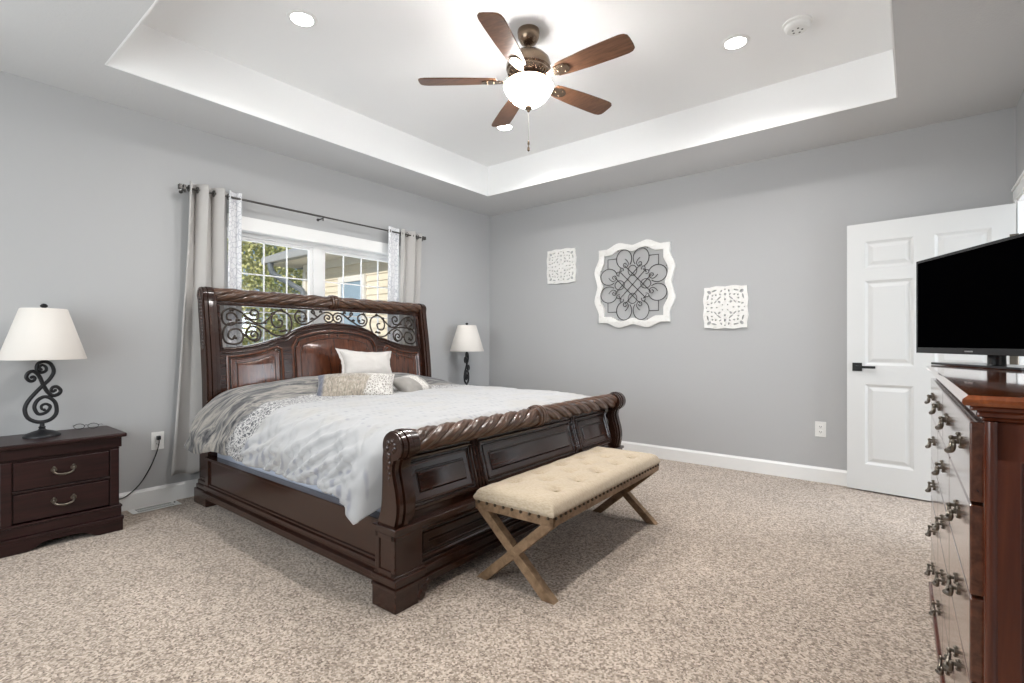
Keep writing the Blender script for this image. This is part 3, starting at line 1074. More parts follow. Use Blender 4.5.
def topz(x, h):
    bump = 0.118 * (1 if x < 0.52 else (0.5 + 0.5 * cos(pi * min(1, (x - 0.52) / 0.42))))
    if x < 0.45:
        bump *= 0.95 + 0.05 * (x - 0.34) / 0.11
    bump *= max(0, 1 - (abs(h) / 1.15) ** 2.2)
    return 0.745 + bump - 0.02 * max(0, (x - 1.9) / 0.45) ** 2


def comf(i, j):
    x = 0.345 + (2.372 - 0.345) * i
    Rr = 0.27
    a_ = 0.86
    flatl = a_ + Rr * pi / 2
    s = -1 if j < 0.5 else 1
    u = abs(j - 0.5) * 2
    Tz = topz(x, 0)
    hem = interp(HEM, x) + 0.010 * noise.noise((x * 9, s * 3.1, 0))
    total = flatl + max(0.0, Tz - 0.02 - Rr - hem)
    t_ = u * total
    out_ = 0.0
    if t_ < a_:
        h, d = t_, 0
    elif t_ < flatl:
        ph = (t_ - a_) / Rr
        h, d = a_ + Rr * sin(ph), Rr * (1 - cos(ph))
    else:
        h, d = a_ + Rr, Rr + (t_ - flatl)
    z = topz(x, h) - d - 0.022 * (h / 1.13) ** 4
    side = min(1, max(0, (t_ - a_) / (Rr * 1.1)))
    y = YC + s * h
    # loose folds on the hanging side, gentle rumples on top
    n1 = noise.noise((x * 3.4 + z * 2.5, z * 5 + s * 7, 1.7))
    n2 = noise.noise((x * 8 + z * 7, z * 11 + s * 3, 4.2))
    n3 = noise.noise((x * 17 - z * 9, z * 19, 8.2))
    low = min(1, max(0, (x - 1.0) / 0.9))
    c1 = (1 - abs(noise.noise(((x + 0.9 * z) * 2.4, (z - 0.55 * x) * 13, s + 3.0)))) ** 5
    c2 = (1 - abs(noise.noise(((x - 0.5 * z) * 4, (z + 0.8 * x) * 17, s + 9.0)))) ** 6
    fr_ = min(1, max(0, (x - 0.75) / 0.4)) * min(1, max(0, (2.24 - x) / 0.1))
    y += s * side * (0.034 * n1 + 0.014 * n2 + 0.006 * n3 + (0.034 * c1 + 0.014 * c2 * (0.4 + low)) * fr_ * (0.35 + 0.65 * side))
    z += fr_ * side * (1 - side) * 0.03 * (c1 + c2)
    z += (1 - side) * (0.010 * noise.noise((x * 3.2, y * 3.0, 2.0)) + 0.005 * noise.noise((x * 9, y * 8, 5.0))) + side * 0.008 * n2
    # puff at the head where it rolls over the post, fold at the foot corner
    y += s * side * 0.035 * max(0, 1 - ((x - 0.45) / 0.35) ** 2)
    y += s * side * 0.025 * max(0, 1 - ((x - 2.27) / 0.10) ** 2)
    if x > 2.28:
        y -= s * side * 0.14 * (x - 2.28) / 0.09
        z -= (1 - side) * 1.6 * (x - 2.28) ** 1.2 * 0.5
    return (x, y, z)


b = B().grid(comf, 190, 300)
co = fin(b, 'comforter', M['comforter'], None, (1.35, YC, 0.45), smooth=80, solid=0.022)
co.rotation_euler = (0, 0, BR)
tag(co, 'cream comforter with grey marbled band at the head, draped over the bed', 'comforter')


def pillow(name, label, w, h, t_, m, loc, rot, flange=0.0, corner=0.10):
    bb = B()
    for s in (1, -1):
        def fn(i, j):
            u, v = i * 2 - 1, j * 2 - 1
            th = (max(0, 1 - abs(u) ** 2.4) ** 0.55) * (max(0, 1 - abs(v) ** 2.4) ** 0.55)
            px_ = u * w / 2 * (1 - corner * (1 - abs(v) ** 2) * abs(u) ** 3 * -0.0 - corner * 0.5 * (1 - v * v) * abs(u) ** 4)
            py_ = v * h / 2 * (1 - corner * 0.5 * (1 - u * u) * abs(v) ** 4)
            zz = s * t_ / 2 * th
            zz += 0.012 * noise.noise((u * 2.2 + loc[0] * 9, v * 2.2, s * 3)) * th + 0.006 * noise.noise((u * 6, v * 6, s + loc[1])) * th
            return (px_, py_, zz)
        bb.grid(fn, 30, 24)
    if flange:
        def fl_(i, j):
            a = 2 * pi * i
            c_, s_ = cos(a), sin(a)
            k_ = 1 / max(abs(c_), abs(s_))
            u, v = c_ * k_, s_ * k_
            q = 1 - corner * 0.5 * (1 - min(abs(u), abs(v)) ** 2)
            e = 0.94 + j * (2 * flange / h)
            zz = 0.012 * noise.noise((u * 5, v * 5, 1.0)) * j
            return (u * w / 2 * q * e, v * h / 2 * q * e, zz)
        bb.grid(fl_, 96, 3, True, False)
    o = fin(bb, name, m, None, smooth=70)
    me = o.data
    bm = bmesh.new()
    bm.from_mesh(me)
    bmesh.ops.remove_doubles(bm, verts=bm.verts, dist=1e-4)
    bmesh.ops.recalc_face_normals(bm, faces=bm.faces)
    bm.to_mesh(me)
    bm.free()
    me.set_sharp_from_angle(angle=R(80))
    o.location = loc
    o.rotation_euler = rot
    tag(o, label, 'pillow', 'pillows on the bed')
    return o


def stand(yaw, lean, roll=0):
    """pillow local x along its length, local y up; yaw turns about z, lean tips it back"""
    return (Matrix.Rotation(yaw, 4, 'Z') @ Matrix.Rotation(lean, 4, 'X') @ Matrix.Rotation(roll, 4, 'Z')).to_euler()


pillow('pillow', 'white flanged pillow propped upright against the headboard', 0.48, 0.27, 0.17, M['whitepillow'], (0.52, -2.185, 0.940), stand(R(84), R(66), R(-4)), 0.022, 0.30)
pillow('pillow', 'champagne ruched oblong pillow with lace end, lying in front of the white pillow', 0.56, 0.27, 0.15, M['champagne'], (0.95, -2.585, 0.805), stand(R(52), R(40), R(0)))
pillow('pillow', 'small grey taupe pillow with a lace stripe, right of the champagne pillow', 0.44, 0.22, 0.13, M['taupe'], (0.98, -2.07, 0.785), stand(R(112), R(35), R(0)))

# ------------------------------------------------------------ bench
bench = thing('bench', 'tufted beige linen bench with nailheads on crossed oak legs at the bed foot', 'bench', (2.719, -2.352, 0), R(1.7), local=True)
HL, HW = 0.622, 0.222
b = B()
for s in (-1, 1):
    b.box(s * HW - 0.018 if s > 0 else -HW, HW if s > 0 else -HW + 0.018, -HL, HL, 0.335, 0.378)
    y0, y1 = sorted((s * HL, s * (HL - 0.022)))
    b.box(-HW, HW, y0, y1, 0.335, 0.378)
b.box(-HW + 0.01, HW - 0.01, -HL + 0.01, HL - 0.01, 0.365, 0.378)
fin(b, 'seat_frame', M['benchwood'], bench, local=True, bevel=0.002, smooth=0)
buttons = [(-0.115, -0.43 + 0.215 * i) for i in range(5)] + [(0.115, -0.43 + 0.215 * i) for i in range(5)] + [(0.0, -0.3225 + 0.215 * i) for i in range(4)]


def cush(i, j):
    u, v = i * 2 - 1, j * 2 - 1
    f_ = lambda q: math.copysign(min(1, abs(q) / 0.90), q)
    x, y = f_(u) * HW, f_(v) * HL
    edge = max(0, (abs(u) - 0.90) / 0.10), max(0, (abs(v) - 0.90) / 0.10)
    dx, dy = HW - abs(x), HL - abs(y)
    d = min(dx, dy)
    rnd = math.sqrt(max(0, 1 - (1 - min(1, d / 0.055)) ** 2))
    z = 0.404 + 0.034 * rnd + 0.014 * min(1, d / 0.16)
    for bx_, by_ in buttons:
        q = math.hypot((x - bx_), (y - by_))
        z -= 0.022 * math.exp(-(q / 0.030) ** 2) + 0.006 * math.exp(-(q / 0.07) ** 2)
    z += 0.003 * noise.noise((x * 12, y * 12, 0))
    e = max(edge)
    if e > 0:
        z = 0.404 - 0.027 * e
    bulge = 0.006 * sin(pi * min(1, e))
    if dx <= dy:
        x += math.copysign(bulge + 0.001, x)
    if dy <= dx:
        y += math.copysign(bulge + 0.001, y)
    return (x, y, z)


b = B().grid(cush, 72, 160)
cu = fin(b, 'cushion', M['linen'], bench, local=True, smooth=70)
for bx_, by_ in buttons:
    fin(B().ball((bx_, by_, 0.4325), 0.010, 10, 1, 1, 0.5), 'button', M['linen'], cu, local=True)
nm = None
spots = [(s * (HW + 0.002), -HL + 0.02 + (2 * HL - 0.04) * i / 29) for s in (1, -1) for i in range(30)]
spots += [(-HW + 0.025 + (2 * HW - 0.05) * i / 8, s * (HL + 0.002)) for s in (-1, 1) for i in range(9)]
for x, y in spots:
    if nm is None:
        nm = fin(B().ball((0, 0, 0), 0.0075, 10), 'nailhead', M['nail'], bench, local=True)
        o = nm
    else:
        o = nm.copy()
        C.objects.link(o)
        o.parent = bench
    o.location = (x, y, 0.372)
for s in (-1, 1):
    y = s * (HL - 0.028)
    for k_, q in enumerate((1, -1)):
        yk = y
        bb = B()
        # slanted square leg cut flat at frame and floor, in the end plane
        w_ = 0.052
        x0, x1 = q * (HW - w_ * 0.62), -q * (HW - w_ * 0.62)
        hw = w_ * 0.62
        thick = 0.022 if k_ == 0 else 0.0215
        bb.prism([(x1 - hw, 0.0), (x1 + hw, 0.0), (x0 + hw, 0.336), (x0 - hw, 0.336)], 'y', yk - thick, yk + thick)
        fin(bb, 'leg', M['benchwood'], bench, local=True, bevel=0.002, smooth=0)

# ------------------------------------------------------------ nightstands
NSG = 'dark mahogany nightstands flanking the bed'
ns = thing('nightstand', 'dark mahogany two drawer nightstand standing by the wall outlet, left of the bed', 'nightstand', (0.21, -4.13, 0), 0, NSG)
ly0, ly1 = -4.385, -3.875
b = B()
b.box(0.02, 0.398, ly0, ly1, 0.16, 0.50)
# flared frieze under the top
prof = [(0.398, 0.500), (0.402, 0.512), (0.412, 0.530), (0.414, 0.552), (0.418, 0.566)]
fz = B()
b.box(0.02, 0.402, ly0 - 0.004, ly1 + 0.004, 0.492, 0.505)
b.box(0.02, 0.412, ly0 - 0.012, ly1 + 0.012, 0.505, 0.566)
for y0, y1 in ((ly0, ly0 + 0.045), (ly1 - 0.045, ly1)):
    b.box(0.36, 0.410, y0, y1, 0.15, 0.495)
b.box(0.36, 0.407, ly0, ly1, 0.319, 0.333)
b.box(0.02, 0.420, ly0 - 0.014, ly1 + 0.014, 0.142, 0.156)
b.box(0.02, 0.416, ly0 - 0.010, ly1 + 0.010, 0.088, 0.142)
b.box(0.02, 0.428, ly0 - 0.020, ly1 + 0.020, 0.066, 0.088)
fin(b, 'body', M['nswood'], ns, bevel=0.004, smooth=0)
b = B().box(0.012, 0.438, ly0 - 0.032, ly1 + 0.032, 0.566, 0.590)
fin(b, 'top', M['nswood'], ns, bevel=0.006, smooth=0)
# bracket base with a shaped apron
ap = [(ly0 - 0.016, 0), (ly0 + 0.10, 0), (ly0 + 0.13, 0.012), (ly0 + 0.16, 0.032), (ly0 + 0.19, 0.040), (ly1 - 0.19, 0.040), (ly1 - 0.16, 0.032), (ly1 - 0.13, 0.012), (ly1 - 0.10, 0), (ly1 + 0.016, 0), (ly1 + 0.016, 0.067), (ly0 - 0.016, 0.067)]
b = B().prism(ap, 'x', 0.395, 0.424)
for y0, y1 in ((ly0 - 0.016, ly0 + 0.012), (ly1 - 0.012, ly1 + 0.016)):
    b.box(0.02, 0.395, y0, y1, 0, 0.067)
fin(b, 'bracket_base', M['nswood'], ns, smooth=0, bevel=0.003)


def bail(bb, p, ax, nrm, w_, drop, r_=0.0045, knob=0.011):
    """swan bail pull: two posts and a hanging bow; ax runs along the drawer, nrm away from it"""
    p, ax, nrm = Vector(p), Vector(ax), Vector(nrm)
    up = Vector((0, 0, 1))
    for s in (-1, 1):
        q = p + ax * (s * w_ / 2)
        bb.tube([q, q + nrm * 0.004], [knob * 1.25, knob * 1.25], 12)
        bb.tube([q + nrm * 0.003, q + nrm * 0.012], 0.004, 8)
        bb.ball(q + nrm * 0.013, knob * 0.7, 10)
        bb.ball(q + up * knob * 1.2 + nrm * 0.002, knob * 0.55, 8)
        bb.ball(q - up * knob * 1.2 + nrm * 0.002, knob * 0.5, 8)
    pts = [p + ax * (s_ * w_ / 2) + nrm * (0.013 + 0.008 * (1 - abs(s_))) - up * drop * d for s_, d in ((-1.0, 0), (-1.02, 0.35), (-0.85, 0.75), (-0.45, 0.98), (0, 1.05), (0.45, 0.98), (0.85, 0.75), (1.02, 0.35), (1.0, 0))]
    path = catmull([tuple(q) for q in pts], 4)
    nn = len(path)
    bb.tube(path, [r_ * (0.8 + 0.5 * sin(pi * i / (nn - 1))) for i in range(nn)], 8)
    bb.ball(pts[4], r_ * 1.6, 8)
    return bb


for z0, z1 in ((0.338, 0.486), (0.164, 0.315)):
    d = fin(B().box(0.38, 0.412, ly0 + 0.05, ly1 - 0.05, z0, z1), 'drawer', M['nswood'], ns, bevel=0.004, smooth=0)
    hb = bail(B(), (0.412, (ly0 + ly1) / 2, (z0 + z1) / 2 + 0.012), (0, 1, 0), (1, 0, 0), 0.085, 0.026)
    fin(hb, 'drawer_handle', M['pull'], d)
dup(ns, (0.21, -0.53, 0), 0, 'dark nightstand hidden behind the bed in the room corner, under the far lamp')

# ------------------------------------------------------------ table lamps
SA = [(-0.005, 0.979), (-0.01, 0.994), (0.001, 1.005), (0.016, 0.993), (0.016, 0.971), (-0.005, 0.961), (-0.023, 0.976), (-0.019, 1.012), (0.008, 1.025), (0.037, 1.011), (0.051, 0.967), (0.034, 0.923), (0.006, 0.889), (-0.037, 0.834), (-0.065, 0.787), (-0.073, 0.744), (-0.057, 0.699), (-0.013, 0.674), (0.034, 0.682), (0.062, 0.718), (0.059, 0.775), (0.037, 0.808), (0.008, 0.819), (-0.021, 0.799), (-0.033, 0.76), (-0.017, 0.722), (0.012, 0.724), (0.031, 0.744), (0.034, 0.764), (0.016, 0.777), (-0.002, 0.768), (-0.002, 0.75), (0.009, 0.743)]
SB = [(-0.045, 0.936), (-0.04, 0.941), (-0.031, 0.931), (-0.037, 0.916), (-0.053, 0.915), (-0.067, 0.938), (-0.057, 0.963), (-0.035, 0.969), (-0.013, 0.942), (0.004, 0.892), (0.024, 0.846), (0.049, 0.823), (0.075, 0.833), (0.081, 0.853), (0.066, 0.874), (0.048, 0.873), (0.039, 0.858), (0.048, 0.846), (0.058, 0.854)]
lampt = thing('table_lamp', 'black scrolled iron lamp with cream shade on the nightstand at left', 'lamp', (0.20, -4.19, 0.590), 0, 'table lamps on the nightstands', local=True)
b = B().lathe([(0.084, 0.0), (0.084, 0.006), (0.080, 0.012), (0.070, 0.020), (0.045, 0.030), (0.020, 0.038), (0.014, 0.046), (0.017, 0.054), (0.011, 0.060), (0.010, 0.085), (0, 0.086)], (0, 0.0, 0), 36)
fin(b, 'base', M['iron'], lampt, local=True)
b = B()
for S, kx in ((SA, 0.0), (SB, 0.0)):
    path = catmull([(kx, y, z - 0.590) for y, z in S], 5)
    nn = len(path)
    b.tube(path, [0.0055 + 0.0050 * sin(pi * min(1, max(0, i / (nn - 1)))) ** 0.6 for i in range(nn)], 10)
    b.ball(path[0], 0.009, 10)
    b.ball(path[-1], 0.009, 10)
fin(b, 'scroll_stem', M['iron'], lampt, local=True)
b = B().lathe([(0.008, 0.43), (0.008, 0.47), (0.017, 0.475), (0.017, 0.52), (0.006, 0.53), (0.0035, 0.74), (0.0, 0.741)], (0, 0.008, 0), 16)
for a in (0, 120, 240):
    b.tube([(0, 0.008, 0.735), (0.1 * cos(R(a)), 0.008 + 0.1 * sin(R(a)), 0.735)], 0.002, 6)
fin(b, 'socket', M['iron'], lampt, local=True)
b = B().lathe([(0.192, 0.448), (0.194, 0.452), (0.106, 0.742), (0.103, 0.744), (0.101, 0.742), (0.189, 0.452)], (0, 0.008, 0), 56)
b.f = [f_ for f_ in b.f if len(f_) == 4]
fin(b, 'lamp_shade', M['shade'], lampt, local=True, smooth=50)
b = B().lathe([(0.0, 0.775), (0.010, 0.772), (0.018, 0.763), (0.017, 0.756), (0.010, 0.750), (0.004, 0.746), (0.004, 0.738), (0, 0.737)], (0, 0.008, 0), 18)
fin(b, 'finial', M['iron'], lampt, local=True)
dup(lampt, (0.20, -0.622, 0.590), R(24), 'black scrolled iron lamp with cream shade beyond the bed, near the room corner')

# eyeglasses
eg = thing('eyeglasses', 'pair of thin framed eyeglasses lying on the nightstand beside the lamp', 'glasses', (0.10, -3.97, 0.5915), R(70), local=True)
for s in (-1, 1):
    pts = [(s * 0.034 + 0.026 * cos(a), 0, 0.0185 + 0.016 * sin(a)) for a in [2 * pi * k_ / 24 for k_ in range(24)]]
    fin(B().tube(pts, 0.0016, 6, closed=True), 'rim', M['blackmetal'], eg, local=True)
    pts = [(s * 0.060, 0, 0.024), (s * 0.066, 0.006, 0.024), (s * 0.067, 0.06, 0.020), (s * 0.064, 0.11, 0.010), (s * 0.060, 0.135, 0.003)]
    fin(B().tube(catmull(pts, 4), 0.0016, 6), 'temple', M['blackmetal'], eg, local=True)
    fin(B().lathe([(0.0245, -0.0006), (0.0245, 0.0006)], (s * 0.034, 0, 0.0185), 24, 'y'), 'lens', M['glass'], eg, local=True)
fin(B().tube(catmull([(-0.009, 0, 0.024), (0, -0.002, 0.027), (0.009, 0, 0.024)], 4), 0.0016, 6), 'bridge', M['blackmetal'], eg, local=True)

# ------------------------------------------------------------ dresser and television
dr = thing('dresser', 'glossy reddish cherry dresser with many drawers and pewter pulls, holding the television', 'dresser', (4.245, -3.515, 0), R(1.0), local=True)
DL, DD = 1.62, 0.455
b = B()
b.box(0.040, DD, 0.034, DL - 0.034, 0.085, 0.990)
# moulding under the top
for e, za, zb_ in ((0.030, 0.988, 0.996), (0.022, 0.996, 1.008), (0.012, 1.008, 1.018)):
    b.box(e, DD, e, DL - e, za, zb_)
# base moulding
for e, za, zb_ in ((0.018, 0.088, 0.110), (0.008, 0.062, 0.088)):
    b.box(e, DD, e, DL - e, za, zb_)
# end panel frames
for y0 in (0.026, DL - 0.034):
    b.box(0.036, 0.085, y0, y0 + 0.008, 0.11, 0.988).box(DD - 0.06, DD, y0, y0 + 0.008, 0.11, 0.988)
    b.box(0.036, DD, y0, y0 + 0.008, 0.915, 0.988).box(0.036, DD, y0, y0 + 0.008, 0.11, 0.20)
fin(b, 'carcass', M['dresserwood'], dr, local=True, bevel=0.004, smooth=0)
for y in (0.040, DL - 0.040):
    fin(B().lathe([(0.011, 0.11), (0.011, 0.988)], (0.044, y - 0.006 if y < 1 else y + 0.006, 0), 20), 'corner_moulding', M['dresserwood'], dr, local=True)
# top with a rounded lip
lip = [(0.004, 1.018), (0.0, 1.024), (0.001, 1.030), (0.010, 1.037)]
b = B()
for (e0, z0), (e1, z1) in zip(lip, lip[1:]):
    vs = [(e0, e0, z0), (DD, e0, z0), (DD, DL - e0, z0), (e0, DL - e0, z0), (e1, e1, z1), (DD, e1, z1), (DD, DL - e1, z1), (e1, DL - e1, z1)]
    b.add(vs, [(0, 1, 5, 4), (1, 2, 6, 5), (2, 3, 7, 6), (3, 0, 4, 7)])
e0, e1 = lip[0][0], lip[-1][0]
b.add([(e0, e0, 1.018), (DD, e0, 1.018), (DD, DL - e0, 1.018), (e0, DL - e0, 1.018)], [(0, 1, 2, 3)])
b.add([(e1, e1, 1.037), (DD, e1, 1.037), (DD, DL - e1, 1.037), (e1, DL - e1, 1.037)], [(0, 1, 2, 3)])
fin(b, 'top', M['dressertop'], dr, local=True, smooth=40)
for y0, y1 in ((0.012, 0.15), (DL - 0.15, DL - 0.012)):
    fin(B().prism([(y0, 0), (y1 - 0.02, 0), (y1, 0.05), (y1, 0.064), (y0, 0.064)], 'x', 0.010, 0.07).box(DD - 0.07, DD, y0, y0 + 0.1, 0, 0.064), 'foot', M['dresserwood'], dr, local=True, bevel=0.003, smooth=0)
rows = [0.128, 0.300, 0.480, 0.6475, 0.8265, 0.986]
yA, yB = 0.045, DL - 0.045
for k_ in range(5):
    z0, z1 = rows[k_] + 0.003, rows[k_ + 1] - 0.003
    ncol = 2 if k_ in (0, 4) else 3
    for q in range(ncol):
        y0 = yA + (yB - yA) * q / ncol + 0.003
        y1 = yA + (yB - yA) * (q + 1) / ncol - 0.003
        d = fin(B().box(0.015, 0.041, y0, y1, z0, z1), 'drawer', M['drawerwood'], dr, local=True, bevel=0.003, smooth=0)
        ys = [(y0 + y1) / 2 - 0.19, (y0 + y1) / 2 + 0.19] if ncol == 2 else [(y0 + y1) / 2]
        for y in ys:
            hb = bail(B(), (0.015, y, (z0 + z1) / 2 + 0.012), (0, 1, 0), (-1, 0, 0), 0.064, 0.024, 0.0040, 0.0080)
            fin(hb, 'drawer_pull', M['pull'], d, local=True)

tv = thing('television', 'black flat screen television standing angled on the dresser top', 'television', (4.352, -2.030, 1.0375), R(-63), local=True)
tw, th = 0.725, 0.432
zb0 = 0.050
b = B().box(-tw / 2, tw / 2, 0.002, 0.030, zb0, zb0 + th)
b.box(-0.24, 0.24, 0.030, 0.055, zb0 + 0.06, zb0 + 0.30)
fin(b, 'housing', M['blackplastic'], tv, local=True, bevel=0.006, smooth=0)
b = B()
bz = 0.012
vs, fs = plate([[(-tw / 2, zb0), (tw / 2, zb0), (tw / 2, zb0 + th), (-tw / 2, zb0 + th)], [(-tw / 2 + bz, zb0 + 0.026), (tw / 2 - bz, zb0 + 0.026), (tw / 2 - bz, zb0 + th - bz), (-tw / 2 + bz, zb0 + th - bz)]], 0.006)
b.add(vs, fs, lambda p: Vector((p.x, p.z - 0.001, p.y)))
fin(b, 'bezel', M['blackplastic'], tv, local=True, bevel=0.001, smooth=0)
fin(B().box(-tw / 2 + bz, tw / 2 - bz, 0.0005, 0.003, zb0 + 0.026, zb0 + th - bz), 'screen', M['screen'], tv, local=True, smooth=0)
b = B()
for i, x in enumerate((-0.021, -0.014, -0.007, 0, 0.007, 0.014, 0.021)):
    b.box(x - 0.0025, x + 0.0025, -0.0046, -0.0035, zb0 + 0.010, zb0 + 0.0155)
fin(b, 'badge', M['badge'], tv, local=True, smooth=0)
b = B().lathe([(0.030, 0.010), (0.028, 0.014), (0.026, 0.14), (0, 0.141)], (0.055, 0.058, 0), 24)
fin(b, 'neck', M['blackplastic'], tv, local=True)
outl = []
for cx_, cy_, a0 in ((0.26, 0.09, 0), (-0.22, 0.09, 90), (-0.22, -0.03, 180), (0.26, -0.03, 270)):
    outl += [(cx_ + 0.03 * cos(R(a0 + 15 * k_)), 0.045 + cy_ + 0.03 * sin(R(a0 + 15 * k_))) for k_ in range(7)]
b = B().prism(outl, 'z', 0.0, 0.010)
fin(b, 'stand_base', M['blackplastic'], tv, local=True, bevel=0.002)

# ------------------------------------------------------------ curtains and rod
RX, RZ = 0.088, 2.250
rod = thing('curtain_rod', 'thin dark metal curtain rod with block finials above the window', 'curtain rod', (RX, YC, RZ))
fin(B().tube([(RX, -3.42, RZ), (RX, -2.32, RZ)], 0.0085, 14).tube([(RX, -2.34, RZ), (RX, -1.17, RZ)], 0.0075, 14), 'rod', M['rod'], rod)
for y in (-3.435, -1.165):
    b = B().box(RX - 0.017, RX + 0.017, y - 0.022, y - 0.006, RZ - 0.017, RZ + 0.017).box(RX - 0.017, RX + 0.017, y + 0.004, y + 0.02, RZ - 0.017, RZ + 0.017).box(RX - 0.010, RX + 0.010, y - 0.02, y + 0.018, RZ - 0.010, RZ + 0.010)
    fin(b, 'finial', M['rod'], rod, bevel=0.002, smooth=0)
for y in (-3.415, -2.335, -1.185):
    b = B().lathe([(0.013, 0.0), (0.013, 0.006), (0.005, 0.008), (0.005, RX)], (0, y, RZ - 0.014), 14, 'x')
    b.tube([(RX, y, RZ - 0.035), (RX, y, RZ - 0.008)], 0.006, 8)
    fin(b, 'bracket', M['rod'], rod)


def curtain(name, label, y0, y1, folds, m, z0, flare=(0, 0), amp=0.040, ph=0.0, lowamp=0.02, cat='curtain', lowx=0.055, grommets=True, cream=False):
    ztop = RZ + 0.045

    def fn(i, j):
        v = 1 - j
        t_ = i
        yt = y0 + (y1 - y0) * t_
        k_ = v ** 0.8
        # lower down the cloth lies closer to the wall behind the headboard
        am = amp + (lowamp - amp) * min(1, k_ * 1.7)
        cxx = RX + (lowx - RX) * min(1, k_ * 1.9)
        x = cxx + am * sin(2 * pi * (folds * t_) + ph) + 0.006 * noise.noise((t_ * 5, v * 3, 2)) * v
        y = yt + flare[0] * (v ** 1.6) * (1 - t_) + flare[1] * (v ** 1.6) * t_
        y += 0.012 * sin(4 * pi * folds * t_ + ph) * (1 - 0.5 * v)
        z = z0 + (ztop - z0) * j + (0.010 * sin(2 * pi * folds * t_) * v)
        return (max(0.020, x), y, z)
    bb = B().grid(fn, int(24 * folds) + 8, 60)
    o = fin(bb, name, m, None, ((0.05), (y0 + y1) / 2, z0), smooth=80, solid=0.004)
    tag(o, label, cat, 'curtains on the window rod')
    if grommets:
        for q in range(int(folds * 2)):
            t_ = (q + 0.5) / (folds * 2) if ph == 0 else (q + 0.25) / (folds * 2)
            y = y0 + (y1 - y0) * t_
            pts = [(RX + 0.021 * cos(a), y, RZ + 0.021 * sin(a)) for a in [2 * pi * k_ / 18 for k_ in range(18)]]
            fin(B().tube(pts, 0.0045, 6, closed=True), 'grommet', M['rod'], o)
    return o


curtain('curtain', 'taupe grommet curtain hanging at the left end of the rod', -3.405, -3.130, 2.5, M['curtain'], 0.19, (-0.10, 0.10), 0.048, 1.2, 0.020)
curtain('curtain', 'white trellis patterned curtain beside the left taupe curtain', -3.138, -3.026, 0.9, M['curtainw'], 0.19, (0.0, 0.03), 0.026, 1.0, 0.02, lowx=0.07)
curtain('curtain', 'white trellis patterned curtain at the right side of the window', -1.640, -1.485, 0.9, M['curtainw'], 0.19, (0.0, 0.0), 0.022, 0.6, 0.02, lowx=0.07)
curtain('curtain', 'taupe grommet curtain hanging at the right end of the rod', -1.480, -1.200, 2.0, M['curtain'], 0.19, (0.0, 0.0), 0.040, 0.3, 0.02)

# ------------------------------------------------------------ wall decor on the far wall


def wavy(hw, amp, n_=40, inset=0.0):
    """outline of a square frame with double scalloped sides; inset shrinks it"""
    def off(t_):
        a = abs(t_)
        if a > 0.74:
            return 0.0
        q = a / 0.74
        return amp * (0.62 + 0.38 * math.exp(-((q - 0.52) / 0.20) ** 2) - 0.30 * math.exp(-(q / 0.16) ** 2)) * min(1, (1 - q) / 0.28) ** 0.9
    pts = []
    hi = hw - inset
    for side in range(4):
        for k_ in range(n_):
            t_ = -1 + 2 * k_ / n_
            p = (t_ * hi, -(hi + off(t_)))
            for _ in range(side):
                p = (-p[1], p[0])
            pts.append(p)
    return pts


def wall_xf(cx_, cz_, y):
    return lambda p: Vector((cx_ + p.x, y - p.z, cz_ + p.y))


acx, acz = 1.948, 1.727
art = thing('wall_medallion', 'large white scalloped frame with dark wire scrollwork on the far wall', 'wall art', (acx, -0.018, acz))
vs, fs = plate([wavy(0.385, 0.052), wavy(0.385, 0.050, 40, 0.064)], 0.034, 0.004)
b = B().add(vs, fs, wall_xf(acx, acz, -0.014))
fin(b, 'frame', M['artwhite'], art, smooth=30)


def wt(bb, pts, r_=0.0042, closed=False, y=-0.030):
    bb.tube([(acx + p[0] * 1.05, y, acz + p[1] * 1.05) for p in pts], r_, 6, closed=closed)


def rot4(pts, k_):
    for _ in range(k_):
        pts = [(-p[1], p[0]) for p in pts]
    return pts


b = B()
for k_ in range(4):
    for s in (-1, 1):
        # big round lobe beginning in a small curl, closing at the axis and running into the lattice
        lobe = [(s * p[0], p[1]) for p in [p.to_2d() for p in catmull([(0.062, 0.196, 0), (0.075, 0.212, 0), (0.092, 0.204, 0), (0.094, 0.184, 0), (0.078, 0.170, 0), (0.056, 0.176, 0), (0.042, 0.205, 0), (0.058, 0.236, 0), (0.078, 0.252, 0)], 5)]]
        wt(b, rot4(lobe, k_), 0.0038)
        big = [(s * (0.088 + 0.080 * cos(R(a))), 0.252 + 0.090 * sin(R(a))) for a in range(-70, 221, 10)]
        tail = [(s * q[0], q[1]) for q in [(0.01, 0.18), (-0.05, 0.115), (-0.13, 0.035)]]
        wt(b, rot4(big, k_), 0.0042)
        curl = [(s * (0.115 + 0.024 * (1 - i / 22) * cos(R(200 - 22 * i))), 0.145 + 0.028 * (1 - i / 22) * sin(R(200 - 22 * i))) for i in range(18)]
        wt(b, rot4(curl, k_), 0.0036)
    tear = [(0.045 * sin(2 * pi * t_), 0.135 + 0.050 * cos(2 * pi * t_)) for t_ in [i / 24 for i in range(24)]]
    wt(b, rot4(tear, k_), 0.0038, True)
    rect = [(0.165, 0.262), (0.262, 0.262), (0.262, 0.165)]
    wt(b, rot4(rect, k_), 0.0042)
for d in (-0.075, 0.0, 0.075):
    for s in (-1, 1):
        q = d * 0.7071
        L_ = 0.135
        wt(b, [(-L_ + q, s * (-L_ - q)), (L_ + q, s * (L_ - q))], 0.0042, y=-0.030 + 0.003 * s)
fin(b, 'wire_scrollwork', M['wire'], art, smooth=60)
b = B()
for k_ in range(4):
    for t_ in (-0.16, 0.16, 0.37):
        p = rot4([(t_, 0.355 if abs(t_) < 0.3 else 0.352)], k_)[0]
        fin(B().lathe([(0.005, -0.0305), (0.005, -0.027)], (acx + p[0], 0, acz + p[1]), 8, 'y'), 'rivet', M['nail'], art)


